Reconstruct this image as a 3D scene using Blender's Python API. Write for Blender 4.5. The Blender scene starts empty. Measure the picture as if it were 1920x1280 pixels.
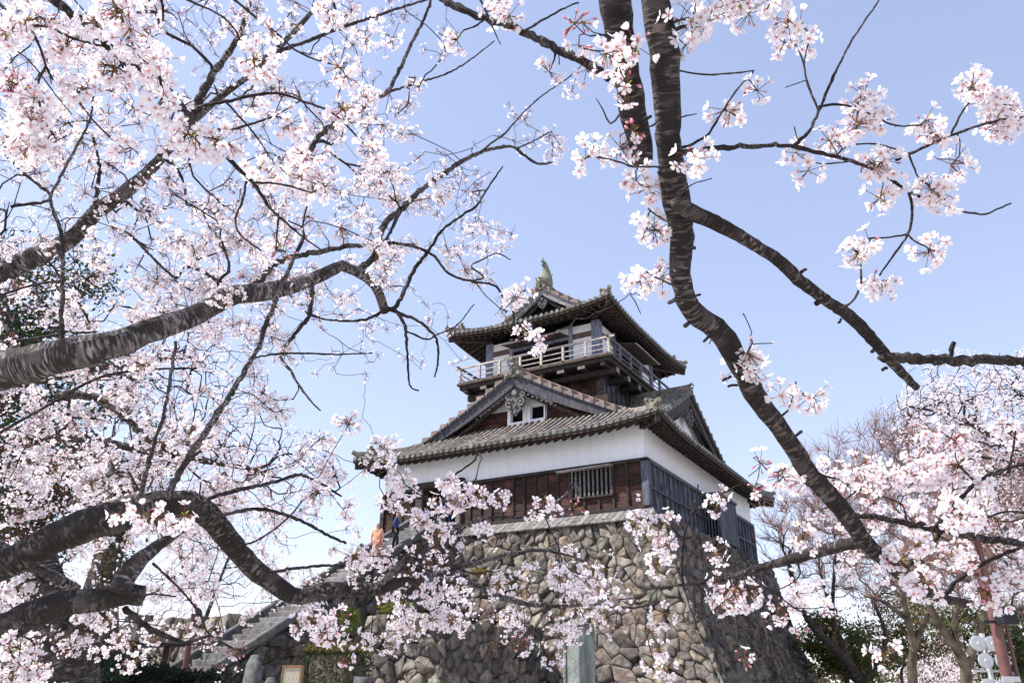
import bpy, math, random
import numpy as np
from mathutils import Vector, Matrix
random.seed(7); RS = np.random.RandomState(7)
C = bpy.context.scene.collection
sc = bpy.context.scene

# ---------------------------------------------------------------- camera
CF = 1502.874
CP = np.array([11.98306625, -30.95112324, -7.19078224])
CR = np.array([0.86054987, 0.50925647, 0.01057213])
CU = np.array([0.19750448, -0.3527342, 0.91464232])
CD = np.array([-0.46951667, 0.78500728, 0.4041258])
cam_d = bpy.data.cameras.new('camera'); cam = bpy.data.objects.new('camera', cam_d); C.objects.link(cam)
cam_d.sensor_width = 36; cam_d.lens = CF / 1920 * 36; cam_d.clip_start = 0.05; cam_d.clip_end = 6000
cam.matrix_world = Matrix([[CR[i], CU[i], -CD[i], CP[i]] for i in range(3)] + [[0, 0, 0, 1]])
sc.camera = cam

def at(px, py, t):                      # a point seen at pixel px,py, t metres deep
    return CP + (CD + CR * (px - 960) / CF - CU * (py - 640) / CF) * t
def to_px(P):
    d = np.asarray(P, float) - CP; z = d @ CD
    return 960 + CF * (d @ CR) / z, 640 - CF * (d @ CU) / z, z

# ---------------------------------------------------------------- sky, sun, exposure
SUN_AZ = math.radians(234); SUN_EL = math.radians(51)
w = bpy.data.worlds.new("World"); sc.world = w; w.use_nodes = True
nt = w.node_tree; bg = nt.nodes['Background']
sky = nt.nodes.new('ShaderNodeTexSky'); sky.sky_type = 'NISHITA'; sky.sun_disc = False
sky.sun_elevation = SUN_EL; sky.sun_rotation = SUN_AZ
sky.air_density = 1.0; sky.dust_density = 0.5; sky.ozone_density = 3.0
tn = nt.nodes.new('ShaderNodeMix'); tn.data_type = 'RGBA'; tn.blend_type = 'MULTIPLY'; tn.inputs[0].default_value = 1; tn.inputs[7].default_value = (1.33, 1.207, 1.28, 1)
gm = nt.nodes.new('ShaderNodeGamma'); gm.inputs[1].default_value = .6; nt.links.new(sky.outputs[0], gm.inputs[0]); nt.links.new(gm.outputs[0], tn.inputs[6]); nt.links.new(tn.outputs[2], bg.inputs[0]); bg.inputs[1].default_value = 0.15
sl = bpy.data.lights.new('sun', 'SUN'); sl.energy = 3.4; sl.angle = math.radians(0.5); sl.color = (1.0, 0.965, 0.925)
so = bpy.data.objects.new('sun', sl); C.objects.link(so)
sd = Vector((math.sin(SUN_AZ) * math.cos(SUN_EL), math.cos(SUN_AZ) * math.cos(SUN_EL), math.sin(SUN_EL)))
so.rotation_euler = sd.to_track_quat('Z', 'Y').to_euler(); so.location = sd * 60
sc.view_settings.view_transform = 'Standard'; sc.view_settings.look = 'None'
sc.view_settings.exposure = 1.3; sc.view_settings.gamma = 1
sc.cycles.max_bounces = 6; sc.cycles.transparent_max_bounces = 8

# ---------------------------------------------------------------- materials
def mat(name, col=(.5, .5, .5), rough=.8, noise=0., scale=6., bump=0., bscale=20., col2=None, tint=False,
        stretch=(1, 1, 1), spec=.3, trans=0., coord='Object', detail=6.):
    m = bpy.data.materials.new(name); m.use_nodes = True; n = m.node_tree.nodes; L = m.node_tree.links
    b = n['Principled BSDF']; b.inputs['Roughness'].default_value = rough; b.inputs['Specular IOR Level'].default_value = spec
    tc = n.new('ShaderNodeTexCoord'); mp = n.new('ShaderNodeMapping'); mp.inputs['Scale'].default_value = stretch
    L.new(tc.outputs[coord], mp.inputs[0])
    nz = n.new('ShaderNodeTexNoise'); nz.inputs['Scale'].default_value = scale; nz.inputs['Detail'].default_value = detail
    L.new(mp.outputs[0], nz.inputs['Vector'])
    rp = n.new('ShaderNodeValToRGB'); rp.color_ramp.elements[0].position = .32; rp.color_ramp.elements[1].position = .68
    c2 = col2 if col2 else tuple(min(1, c * (1 + noise)) for c in col); c1 = tuple(c * (1 - noise) for c in col) if not col2 else col
    rp.color_ramp.elements[0].color = (*c1, 1); rp.color_ramp.elements[1].color = (*c2, 1)
    L.new(nz.outputs[0], rp.inputs[0]); out = rp.outputs[0]
    if tint:
        at_ = n.new('ShaderNodeAttribute'); at_.attribute_name = 'tint'
        mx = n.new('ShaderNodeMix'); mx.data_type = 'RGBA'; mx.blend_type = 'MULTIPLY'; mx.inputs[0].default_value = 1
        L.new(out, mx.inputs[6]); L.new(at_.outputs['Color'], mx.inputs[7]); out = mx.outputs[2]
    L.new(out, b.inputs['Base Color'])
    if bump:
        nb = n.new('ShaderNodeTexNoise'); nb.inputs['Scale'].default_value = bscale; nb.inputs['Detail'].default_value = 8
        L.new(mp.outputs[0], nb.inputs['Vector'])
        bp = n.new('ShaderNodeBump'); bp.inputs['Strength'].default_value = bump; bp.inputs['Distance'].default_value = .05
        L.new(nb.outputs[0], bp.inputs['Height']); L.new(bp.outputs[0], b.inputs['Normal'])
    if trans:
        tr = n.new('ShaderNodeBsdfTranslucent'); ms = n.new('ShaderNodeMixShader'); ms.inputs[0].default_value = trans
        L.new(out, tr.inputs[0]); L.new(b.outputs[0], ms.inputs[1]); L.new(tr.outputs[0], ms.inputs[2])
        L.new(ms.outputs[0], n['Material Output'].inputs[0])
    return m

M = {}
M['plaster'] = mat('plaster', (.78, .79, .82), .9, 0, 2.6, .12, 30, col2=(.86, .87, .90), tint=True, stretch=(1.2, 1.2, .35), detail=9)
M['wood_red'] = mat('wood_red', (.018, .010, .009), .75, 0, 3.2, .5, 25, col2=(.088, .036, .024), tint=True, stretch=(.6, .6, 3.))
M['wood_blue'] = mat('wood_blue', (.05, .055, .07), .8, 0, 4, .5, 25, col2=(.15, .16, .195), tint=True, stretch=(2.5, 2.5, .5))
M['wood_dark'] = mat('wood_dark', (.014, .011, .010), .8, 0, 5, .5, 30, col2=(.055, .041, .036), tint=True, stretch=(1, 1, 1))  # dark wood, deepened further to paint in the shade under eaves and veranda
M['wood_grey'] = mat('wood_grey', (.16, .145, .135), .85, 0, 8, .4, 40, col2=(.36, .34, .32), tint=True, stretch=(1, 1, 1))
M['tile'] = mat('tile', (.11, .09, .078), .85, 0, 5, .6, 35, col2=(.33, .295, .26), tint=True)
M['verge'] = mat('verge', (.13, .095, .082), .85, 0, 6, .6, 35, col2=(.27, .205, .18), tint=True)
M['cap'] = mat('cap', (.07, .067, .062), .85, 0, 9, .5, 40, col2=(.225, .225, .208), tint=True)
M['orna'] = mat('ornament', (.10, .085, .07), .85, 0, 14, .8, 40, col2=(.30, .30, .25), tint=True)
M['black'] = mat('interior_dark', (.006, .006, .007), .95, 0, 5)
M['stone'] = mat('stone', (.07, .061, .054), .92, 0, 4.5, 1.0, 22, col2=(.26, .232, .20), tint=True, detail=10)
M['gap'] = mat('stone_gap', (.022, .02, .018), 1, .3, 8)  # backing colour: mortar plus the painted shadow between stones
M['step'] = mat('step_stone', (.12, .115, .11), .9, 0, 5, .5, 40, col2=(.24, .23, .225), tint=True)  # grey lowered to put the tree shade over the stairs into the colour
M['stele'] = mat('stele_stone', (.11, .12, .105), .9, 0, 7, .7, 40, col2=(.24, .27, .245), tint=True, stretch=(1, 1, .5))
M['marker'] = mat('marker_stone', (.07, .07, .07), .95, 0, 7, .7, 40, col2=(.17, .17, .165))  # darker version of the stele stone, with shade put into its colour
M['ground'] = mat('ground_gravel_bounce', (.34, .32, .29), 1, 0, .8, .5, 8, col2=(.46, .44, .40))  # unseen ground, made paler to bounce light onto walls and petals
M['grass'] = mat('moss_grass', (.05, .07, .015), 1, 0, 9, 0, 8, col2=(.16, .16, .04), tint=True, trans=.2)
M['leaf'] = mat('evergreen_leaf', (.025, .05, .02), .6, 0, 4, 0, 8, col2=(.07, .11, .035), tint=True, trans=.25)
M['redpaint'] = mat('red_brown_paint', (.135, .06, .055), .5, .2, 6, .1, 40)
M['blackpaint'] = mat('black_paint', (.012, .014, .017), .5, .2, 6)
M['white'] = mat('white_paint', (.5, .5, .5), .5, .04, 6)
M['cloth'] = mat('cloth', (.8, .8, .8), .85, .08, 9, tint=True)
M['skin'] = mat('skin', (.50, .30, .21), .6, .05, 9)
M['hair'] = mat('hair', (.012, .01, .01), .6, .1, 9)
M['metal'] = mat('galvanised_metal', (.45, .46, .48), .45, .1, 9)
M['board'] = mat('brown_board', (.17, .095, .05), .7, .25, 9, .2, 40)
M['paper'] = mat('cream_panel', (.60, .55, .42), .8, .05, 5)
M['ink'] = mat('ink', (.05, .045, .04), .8, 0, 5)

# petals, twigs: own colours carried per vertex
def tint_mat(name, rough=.7, trans=0., spec=.2):
    m = bpy.data.materials.new(name); m.use_nodes = True; n = m.node_tree.nodes; L = m.node_tree.links
    b = n['Principled BSDF']; b.inputs['Roughness'].default_value = rough; b.inputs['Specular IOR Level'].default_value = spec
    a = n.new('ShaderNodeAttribute'); a.attribute_name = 'tint'; L.new(a.outputs['Color'], b.inputs['Base Color'])
    if trans:
        tr = n.new('ShaderNodeBsdfTranslucent'); ms = n.new('ShaderNodeMixShader'); ms.inputs[0].default_value = trans
        L.new(a.outputs['Color'], tr.inputs[0]); L.new(b.outputs[0], ms.inputs[1]); L.new(tr.outputs[0], ms.inputs[2])
        L.new(ms.outputs[0], n['Material Output'].inputs[0])
    return m
M['petal'] = tint_mat('blossom', .7, .55)
M['foliage'] = tint_mat('foliage', .6, .3)

def bark_mat(name, light, dark, band=1.0, ring=.55, su=5.):
    m = bpy.data.materials.new(name); m.use_nodes = True; n = m.node_tree.nodes; L = m.node_tree.links
    b = n['Principled BSDF']; b.inputs['Roughness'].default_value = .85; b.inputs['Specular IOR Level'].default_value = .25
    uv = n.new('ShaderNodeUVMap'); uv.uv_map = 'UVMap'
    mp = n.new('ShaderNodeMapping'); mp.inputs['Scale'].default_value = (su, 24 * band, 1); L.new(uv.outputs[0], mp.inputs[0])
    nz = n.new('ShaderNodeTexNoise'); nz.inputs['Scale'].default_value = 2.2; nz.inputs['Detail'].default_value = 5; nz.inputs['Distortion'].default_value = .5
    L.new(mp.outputs[0], nz.inputs['Vector'])
    r1 = n.new('ShaderNodeValToRGB'); r1.color_ramp.elements[0].position = ring - .12; r1.color_ramp.elements[1].position = ring
    r1.color_ramp.elements[0].color = (1, 1, 1, 1); r1.color_ramp.elements[1].color = (0, 0, 0, 1)
    L.new(nz.outputs[0], r1.inputs[0])
    tc = n.new('ShaderNodeTexCoord'); big = n.new('ShaderNodeTexNoise'); big.inputs['Scale'].default_value = 9; big.inputs['Detail'].default_value = 8
    L.new(tc.outputs['Object'], big.inputs['Vector'])
    r2 = n.new('ShaderNodeValToRGB'); r2.color_ramp.elements[0].position = .40; r2.color_ramp.elements[1].position = .56
    r2.color_ramp.elements[0].color = (*[d * 1.6 for d in dark], 1); r2.color_ramp.elements[1].color = (*light, 1)
    L.new(big.outputs[0], r2.inputs[0])
    pt = n.new('ShaderNodeTexNoise'); pt.inputs['Scale'].default_value = 13; pt.inputs['Detail'].default_value = 7; L.new(tc.outputs['Object'], pt.inputs['Vector'])
    r3 = n.new('ShaderNodeValToRGB'); r3.color_ramp.elements[0].position = .50; r3.color_ramp.elements[1].position = .66; L.new(pt.outputs[0], r3.inputs[0])
    av = n.new('ShaderNodeMix'); av.data_type = 'FLOAT'; L.new(r3.outputs[0], av.inputs[0]); L.new(r1.outputs[0], av.inputs[2]); av.inputs[3].default_value = .3
    mx = n.new('ShaderNodeMix'); mx.data_type = 'RGBA'; L.new(av.outputs[0], mx.inputs[0]); mx.inputs[6].default_value = (*dark, 1)
    L.new(r2.outputs[0], mx.inputs[7]); L.new(mx.outputs[2], b.inputs['Base Color'])
    fine = n.new('ShaderNodeTexNoise'); fine.inputs['Scale'].default_value = 70; fine.inputs['Detail'].default_value = 6
    L.new(tc.outputs['Object'], fine.inputs['Vector'])
    ad = n.new('ShaderNodeMath'); ad.operation = 'ADD'; L.new(av.outputs[0], ad.inputs[0]); L.new(fine.outputs[0], ad.inputs[1])
    bp = n.new('ShaderNodeBump'); bp.inputs['Strength'].default_value = .9; bp.inputs['Distance'].default_value = .008
    L.new(ad.outputs[0], bp.inputs['Height']); L.new(bp.outputs[0], b.inputs['Normal'])
    return m
M['bark'] = bark_mat('cherry_bark', (.30, .27, .265), (.035, .028, .025), 1.8, .555, 3.)
M['bark_dark'] = bark_mat('dark_cherry_bark', (.165, .135, .13), (.022, .017, .016), 1.7, .53, 2.2)
M['bark_old'] = bark_mat('old_rough_bark', (.215, .185, .172), (.026, .021, .018), 1.2, .53, 4.)
M['bark_far'] = mat('far_bark', (.03, .024, .02), .9, 0, 2.5, .9, 14, col2=(.19, .16, .115))

# ---------------------------------------------------------------- mesh helpers
def thing(name, label, cat, loc, group=None):
    o = bpy.data.objects.new(name, None); C.objects.link(o); o.location = loc; o.empty_display_size = .3
    o['label'] = label; o['category'] = cat
    if group: o['group'] = group
    return o
def tag(o, label=None, cat=None, group=None, kind=None):
    if label: o['label'] = label
    if cat: o['category'] = cat
    if group: o['group'] = group
    if kind: o['kind'] = kind
    return o
def root_loc(p):
    v = Vector((0, 0, 0))
    while p is not None: v += p.location; p = p.parent
    return v
def link(name, me, m, parent=None):
    o = bpy.data.objects.new(name, me); C.objects.link(o)
    if m: me.materials.append(m)
    if parent is not None:
        o.parent = parent
        r = parent
        while r.parent is not None: r = r.parent
        # the mesh is in world coordinates; only the top-level empty carries an offset
        if parent.parent is None and parent.type == 'EMPTY': o.matrix_parent_inverse = Matrix.Translation(-r.location)
    return o
def arr_mesh(name, V, T, col=None, m=None, parent=None, smooth=True, uv=None, k=3):
    V = np.asarray(V, np.float32); T = np.asarray(T, np.int32)
    me = bpy.data.meshes.new(name); me.vertices.add(len(V)); me.vertices.foreach_set('co', V.ravel())
    me.loops.add(T.size); me.loops.foreach_set('vertex_index', T.ravel())
    me.polygons.add(len(T)); me.polygons.foreach_set('loop_start', np.arange(len(T), dtype=np.int32) * k)
    me.polygons.foreach_set('loop_total', np.full(len(T), k, np.int32))
    if smooth: me.polygons.foreach_set('use_smooth', np.ones(len(T), bool))
    me.update(calc_edges=True)
    if col is not None:
        a = me.color_attributes.new('tint', 'FLOAT_COLOR', 'POINT'); cc = np.ones((len(V), 4), np.float32); cc[:, :3] = col
        a.data.foreach_set('color', cc.ravel())
    if uv is not None:
        u = me.uv_layers.new(name='UVMap'); u.data.foreach_set('uv', np.asarray(uv, np.float32)[T.ravel()].ravel())
    return link(name, me, m, parent)

class MB:
    def __init__(s): s.V = []; s.F = []; s.T = []
    def add(s, vs, fs, tint=(1, 1, 1)):
        b = len(s.V); s.V += [tuple(v) for v in vs]; s.F += [tuple(b + i for i in f) for f in fs]
        s.T += ([tuple(tint)] * len(vs)) if not isinstance(tint, list) else tint
    def box(s, x0, x1, y0, y1, z0, z1, tint=(1, 1, 1)):
        s.hexa([(x0, y0, z0), (x1, y0, z0), (x1, y1, z0), (x0, y1, z0), (x0, y0, z1), (x1, y0, z1), (x1, y1, z1), (x0, y1, z1)], tint)
    def hexa(s, v, tint=(1, 1, 1)):
        s.add(v, [(0, 3, 2, 1), (4, 5, 6, 7), (0, 1, 5, 4), (1, 2, 6, 5), (2, 3, 7, 6), (3, 0, 4, 7)], tint)
    def bar(s, a, b, wd, ht, tint=(1, 1, 1), up=(0, 0, 1)):      # box beam from a to b
        a = np.array(a, float); b = np.array(b, float); d = b - a; d /= np.linalg.norm(d)
        r = np.cross(d, up); r /= max(1e-9, np.linalg.norm(r)); u = np.cross(r, d)
        r *= wd / 2; u *= ht / 2
        s.hexa([a - r - u, a + r - u, b + r - u, b - r - u, a - r + u, a + r + u, b + r + u, b - r + u], tint)
    def sweep(s, path, prof, tint=(1, 1, 1), closed=True, side=None):        # prof: (right, up)
        P = [np.array(p, float) for p in path]; n = len(P); k = len(prof); vs = []
        for i in range(n):
            d = P[min(i + 1, n - 1)] - P[max(i - 1, 0)]
            if side is None: r = np.cross(d, (0, 0, 1)); r /= max(1e-9, np.linalg.norm(r))
            else: r = np.array(side, float)
            u = np.cross(r, d); u /= max(1e-9, np.linalg.norm(u))
            if u[2] < 0: u = -u
            for a, b in prof: vs.append(P[i] + r * a + u * b)
        fs = []; kk = k if closed else k - 1
        for i in range(n - 1):
            for j in range(kk): fs.append((i * k + j, i * k + (j + 1) % k, (i + 1) * k + (j + 1) % k, (i + 1) * k + j))
        if closed: fs.append(tuple(range(k))); fs.append(tuple((n - 1) * k + j for j in range(k))[::-1])
        s.add(vs, fs, tint)
    def cyl(s, a, b, ra, rb=None, n=10, tint=(1, 1, 1)):
        rb = ra if rb is None else rb; a = np.array(a, float); b = np.array(b, float); d = b - a; d /= np.linalg.norm(d)
        r = np.cross(d, (0, 0, 1) if abs(d[2]) < .9 else (1, 0, 0)); r /= np.linalg.norm(r); u = np.cross(r, d); vs = []
        for c, q in ((a, ra), (b, rb)):
            for i in range(n):
                t = 2 * math.pi * i / n; vs.append(c + (r * math.cos(t) + u * math.sin(t)) * q)
        fs = [(i, (i + 1) % n, n + (i + 1) % n, n + i) for i in range(n)] + [tuple(range(n))[::-1], tuple(range(n, 2 * n))]
        s.add(vs, fs, tint)
    def prism(s, poly, o, ex, ey, thick, tint=(1, 1, 1)):        # 2D polygon extruded
        o, ex, ey = map(lambda q: np.array(q, float), (o, ex, ey)); nn = np.cross(ex, ey); nn /= np.linalg.norm(nn); k = len(poly)
        vs = [o + ex * a + ey * b for a, b in poly]; vs += [v + nn * thick for v in vs]
        fs = [tuple(range(k))[::-1], tuple(range(k, 2 * k))] + [(i, (i + 1) % k, k + (i + 1) % k, k + i) for i in range(k)]
        s.add(vs, fs, tint)
    def build(s, name, m, parent=None, smooth=False, bevel=0.):
        me = bpy.data.meshes.new(name); me.from_pydata([tuple(map(float, v)) for v in s.V], [], s.F); me.update()
        a = me.color_attributes.new('tint', 'FLOAT_COLOR', 'POINT'); cc = np.ones((len(s.V), 4), np.float32); cc[:, :3] = s.T
        a.data.foreach_set('color', cc.ravel())
        if smooth: me.polygons.foreach_set('use_smooth', np.ones(len(me.polygons), bool))
        o = link(name, me, m, parent)
        if bevel:
            b = o.modifiers.new('bevel', 'BEVEL'); b.width = bevel; b.segments = 1; b.limit_method = 'ANGLE'
        return o
def rt(lo=.75, hi=1.2):
    k = random.uniform(lo, hi); return (k, k * random.uniform(.96, 1.03), k * random.uniform(.93, 1.05))

# tubes along polylines: returns V, T, uv
def catmull(P, step):
    P = np.asarray(P, float)
    if len(P) < 3:
        n = max(2, int(np.linalg.norm(P[-1] - P[0]) / step) + 1); t = np.linspace(0, 1, n)[:, None]; return P[0] * (1 - t) + P[-1] * t
    Q = np.vstack([2 * P[0] - P[1], P, 2 * P[-1] - P[-2]]); out = []
    for i in range(1, len(Q) - 2):
        n = max(1, int(round(np.linalg.norm(Q[i + 1] - Q[i]) / step))); t = np.arange(n)[:, None] / n
        a, b, c, d = Q[i - 1], Q[i], Q[i + 1], Q[i + 2]
        out.append(.5 * (2 * b + (c - a) * t + (2 * a - 5 * b + 4 * c - d) * t ** 2 + (3 * b - a - 3 * c + d) * t ** 3))
    out.append(P[-1][None]); return np.vstack(out)
class Tubes:
    def __init__(s): s.V = []; s.T = []; s.U = []; s.n = 0
    def add(s, P, R, sides=6, knob=0., cap=True):
        P = np.asarray(P, float); n = len(P); R = np.broadcast_to(np.asarray(R, float), (n,)).copy()
        if n < 2: return
        D = np.gradient(P, axis=0); D /= np.maximum(np.linalg.norm(D, axis=1, keepdims=True), 1e-9)
        N = np.zeros_like(P); a = np.array([0, 0, 1.]) if abs(D[0, 2]) < .8 else np.array([1., 0, 0])
        v = np.cross(D[0], a); v /= np.linalg.norm(v); N[0] = v
        for i in range(1, n):
            v = N[i - 1] - D[i] * (N[i - 1] @ D[i]); l = np.linalg.norm(v); N[i] = v / l if l > 1e-6 else N[i - 1]
        B = np.cross(D, N); th = np.arange(sides + 1) * 2 * np.pi / sides
        rr = R[:, None] * np.ones(sides + 1)
        if knob:
            nz = RS.uniform(-1, 1, (n, sides)); nz = np.hstack([nz, nz[:, :1]]); nz = (nz + np.roll(nz, 1, 0)) * .5
            if sides >= 14:          # old bark: broad swellings and fine ring ridges
                big = RS.normal(size=(n // 7 + 3, 5)); gi = np.arange(n) / 7; gj = np.arange(sides) * 5 / sides; i0 = gi.astype(int); fi = (gi - i0)[:, None]; j0 = gj.astype(int); fj = (gj - j0)[None]; A_ = lambda a, b: big[a][:, b % 5]
                sw = (A_(i0, j0) * (1 - fj) + A_(i0, j0 + 1) * fj) * (1 - fi) + (A_(i0 + 1, j0) * (1 - fj) + A_(i0 + 1, j0 + 1) * fj) * fi
                sw = np.hstack([sw, sw[:, :1]]); nz = nz * .55 + sw * .75 + RS.normal(size=(n, 1)) * .35
            rr = rr * (1 + knob * nz)
        V = P[:, None] + (N[:, None] * np.cos(th)[None, :, None] + B[:, None] * np.sin(th)[None, :, None]) * rr[..., None]
        Ln = np.concatenate([[0], np.cumsum(np.linalg.norm(np.diff(P, axis=0), axis=1))]) + RS.uniform(0, 9)
        U = np.stack([np.broadcast_to(th / (2 * np.pi), (n, sides + 1)), np.broadcast_to(Ln[:, None], (n, sides + 1))], -1)
        b0 = s.n; k = sides + 1; i, j = np.meshgrid(np.arange(n - 1), np.arange(sides), indexing='ij')
        q = s.n + i * k + j; a_, b_, c_, d_ = q, q + 1, q + k + 1, q + k
        s.T.append(np.stack([a_, b_, c_], -1).reshape(-1, 3)); s.T.append(np.stack([a_, c_, d_], -1).reshape(-1, 3))
        s.V.append(V.reshape(-1, 3)); s.U.append(U.reshape(-1, 2)); s.n += n * k
        if cap:
            for e, dr in ((0, -1), (n - 1, 1)):
                s.V.append((P[e] + D[e] * R[e] * .25 * dr)[None]); s.U.append(np.array([[.5, Ln[e]]]))
                ring = b0 + e * k + np.arange(sides); c = np.full(sides, s.n)
                s.T.append(np.stack([c, ring + 1, ring] if dr == -1 else [c, ring, ring + 1], -1)); s.n += 1
    def build(s, name, m, parent=None, col=None):
        V = np.vstack(s.V); T = np.vstack(s.T); U = np.vstack(s.U)
        return arr_mesh(name, V, T, None if col is None else np.broadcast_to(col, V.shape), m, parent, True, U)

# ================================================================ THE CASTLE KEEP
W1, D1 = 13.8, 16.2; CY = 8.1
keep = thing('castle_keep', 'old wooden castle tower with white plaster band, stone tiled roofs and railed top veranda', 'castle', (-6.9, 8.1, -.2))
P_ = lambda n, mb, m, par=keep, **k: mb.build(n, M[m], par, **k)

# --- first storey core: dark inner box + plaster band
mb = MB()
mb.box(-13.6, -.25, .45, D1 - .2, -.2, 3.9, (1, 1, 1)); P_('interior', mb, 'black')
mb = MB()
mb.box(-W1, 0, 0, .2, 1.93, 3.75); mb.box(-.2, 0, .2, D1, 1.93, 3.75); mb.box(-W1, -W1 + .2, .2, D1, 1.93, 3.75); mb.box(-W1, 0, D1, D1 + .2, 0, 3.75)
P_('plaster_wall', mb, 'plaster')

def boards(mb, o, ex, n, u0, u1, z0, z1, step, rows, depth=.06, tlo=.5, thi=1.55, holes=()):
    # plank bays on a wall: o origin, ex along, n outward
    o = np.array(o, float); ex = np.array(ex, float); n = np.array(n, float); cols = max(1, round((u1 - u0) / step)); w_ = (u1 - u0) / cols
    for i in range(cols):
        for r in range(rows):
            a = u0 + i * w_; b = a + w_; c = z0 + (z1 - z0) * r / rows; d = z0 + (z1 - z0) * (r + 1) / rows - .012
            if any(a < h[1] and b > h[0] and c < h[3] - .05 and d > h[2] + .05 for h in holes): continue
            t = rt(tlo, thi); q = random.uniform(-.012, .012)
            v = [o + ex * x + n * y + np.array([0, 0, z]) for z in (c, d) for x, y in ((a, -.12), (b, -.12), (b, depth + q), (a, depth + q))]
            mb.hexa(v, t)
def battens(mb, o, ex, n, us, z0, z1, wd=.09, out=.13, t=(1, 1, 1)):
    o = np.array(o, float); ex = np.array(ex, float); n = np.array(n, float)
    for u in us:
        v = [o + ex * x + n * y + np.array([0, 0, z]) for z in (z0, z1) for x, y in ((u - wd / 2, 0), (u + wd / 2, 0), (u + wd / 2, out), (u - wd / 2, out))]
        mb.hexa(v, rt(.8, 1.2))
# front siding (x from right corner: u = -x)
FO, FE, FN = (0, 0, 0), (-1, 0, 0), (0, -1, 0)
DOOR = (9.35, 11.35, 0, 1.93); WIN = (1.42, 3.45, .62, 1.75)
mb = MB(); boards(mb, FO, FE, FN, .12, 1.42, .0, 1.84, .65, 4); boards(mb, FO, FE, FN, 1.42, 3.45, 0, .62, .68, 2)
boards(mb, FO, FE, FN, 3.45, 9.2, 0, 1.84, .58, 5); P_('board_siding', mb, 'wood_red'); mb = MB(); boards(mb, FO, FE, FN, 11.5, 13.7, 0, 1.84, .55, 4)
P_('board_siding', mb, 'wood_red')
mb = MB()
battens(mb, FO, FE, FN, [.77, 3.45 - .02] + [3.45 + .575 * i for i in range(1, 10)] + [11.5 + .55 * i for i in range(1, 4)], 0, 1.84)
battens(mb, FO, FE, FN, [1.42], 0, 1.84, .1); battens(mb, FO, FE, FN, [2.1, 2.78], 0, .55, .09)
mb.box(-W1 - .06, .2, -.2, .1, -.14, -.01); mb.box(-W1 - .06, .2, -.19, .1, 1.84, 1.98)
for u in (0, 9.28, 11.42, W1): mb.box(-u - .11, -u + .11, -.17, .1, -.02, 1.85)
P_('timber_frame', mb, 'wood_dark')
# lattice window
mb = MB()
for i in range(10):
    x = -1.52 - i * .205
    mb.box(x - .038, x + .038, -.13, -.04, .6, 1.78, rt(.4, .8))
wn = P_('window', mb, 'wood_grey')
mb = MB(); mb.box(-3.45, -1.4, -.2, -.05, .54, .62); mb.box(-3.47, -3.38, -.2, .05, .6, 1.8); mb.box(-1.46, -1.38, -.2, .05, .6, 1.8); P_('window_frame', mb, 'wood_dark', wn)
mb = MB(); mb.bar((-3.95, -.32, 1.78), (-1.35, -.32, 1.80), .3, .05, rt()); mb.bar((-3.9, -.45, 1.73), (-2.6, -.47, 1.77), .05, .06); mb.bar((-3.35, -.05, 1.2), (-3.2, -.4, 1.74), .04, .04); P_('window_shutter', mb, 'wood_grey', wn)
mb = MB(); mb.box(-3.4, -1.45, .12, .2, .55, 1.85); P_('window_opening', mb, 'black', wn)
# doorway
mb = MB(); mb.box(-11.35, -9.35, .3, .42, 0, 1.9); dr = P_('doorway', mb, 'black')
for a, b, c in ((-11.72, -11.35, 2.15), (-9.35, -9.12, 1.9)): mb = MB(); mb.box(a, b, -.22, .25, 0, c, (.6, .55, .52)); P_('door_post', mb, 'wood_grey', dr)
mb = MB(); mb.box(-11.9, -9.0, -.26, .3, 1.9, 2.2); P_('door_lintel', mb, 'wood_dark', dr)
mb = MB(); mb.box(-11.6, -8.9, -1.05, .3, -.16, -.02, (1.1, 1.1, 1.1)); P_('door_sill', mb, 'step', dr)
# right side siding
RO, RE, RN = (0, 0, 0), (0, 1, 0), (1, 0, 0); BY0, BY1 = 7.3, 10.1
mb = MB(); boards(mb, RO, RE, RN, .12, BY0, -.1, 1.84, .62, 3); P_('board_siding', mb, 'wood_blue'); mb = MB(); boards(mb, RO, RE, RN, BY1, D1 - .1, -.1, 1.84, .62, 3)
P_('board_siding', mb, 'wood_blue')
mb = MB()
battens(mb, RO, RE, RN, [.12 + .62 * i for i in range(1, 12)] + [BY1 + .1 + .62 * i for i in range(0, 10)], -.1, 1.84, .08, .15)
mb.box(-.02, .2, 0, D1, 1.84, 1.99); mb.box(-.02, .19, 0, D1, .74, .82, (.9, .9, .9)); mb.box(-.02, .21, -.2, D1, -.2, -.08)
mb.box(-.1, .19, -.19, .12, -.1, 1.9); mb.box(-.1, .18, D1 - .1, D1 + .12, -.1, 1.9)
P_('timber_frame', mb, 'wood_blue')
# projecting bay on the right side
mb = MB(); mb.box(0, .85, BY0, BY1, -.28, -.16); mb.box(0, .95, BY0 - .1, BY1 + .1, 1.86, 1.98)
for x, y in ((.82, BY0), (.82, BY1)): mb.box(x - .06, x + .06, y - .06, y + .06, -.3, 1.9)
bay = P_('projecting_bay', mb, 'wood_blue')
mb = MB()
for i in range(14):
    y = BY0 + .1 + i * .2; mb.box(.8, .86, y, y + .15, -.2, 1.86, rt(.8, 1.3))
P_('bay_planks', mb, 'wood_blue', bay)
mb = MB()
for i in range(5):
    x = .1 + i * .15; mb.box(x, x + .06, BY0 - .03, BY0 + .03, -.2, 1.86, rt(.8, 1.3))
mb.box(.03, .8, BY0 - .05, BY0 + .05, .72, .82)
P_('bay_lattice', mb, 'wood_blue', bay)
mb = MB(); mb.box(.02, .78, BY0 + .1, BY1 - .05, -.15, 1.85); P_('bay_interior', mb, 'black', bay)
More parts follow.
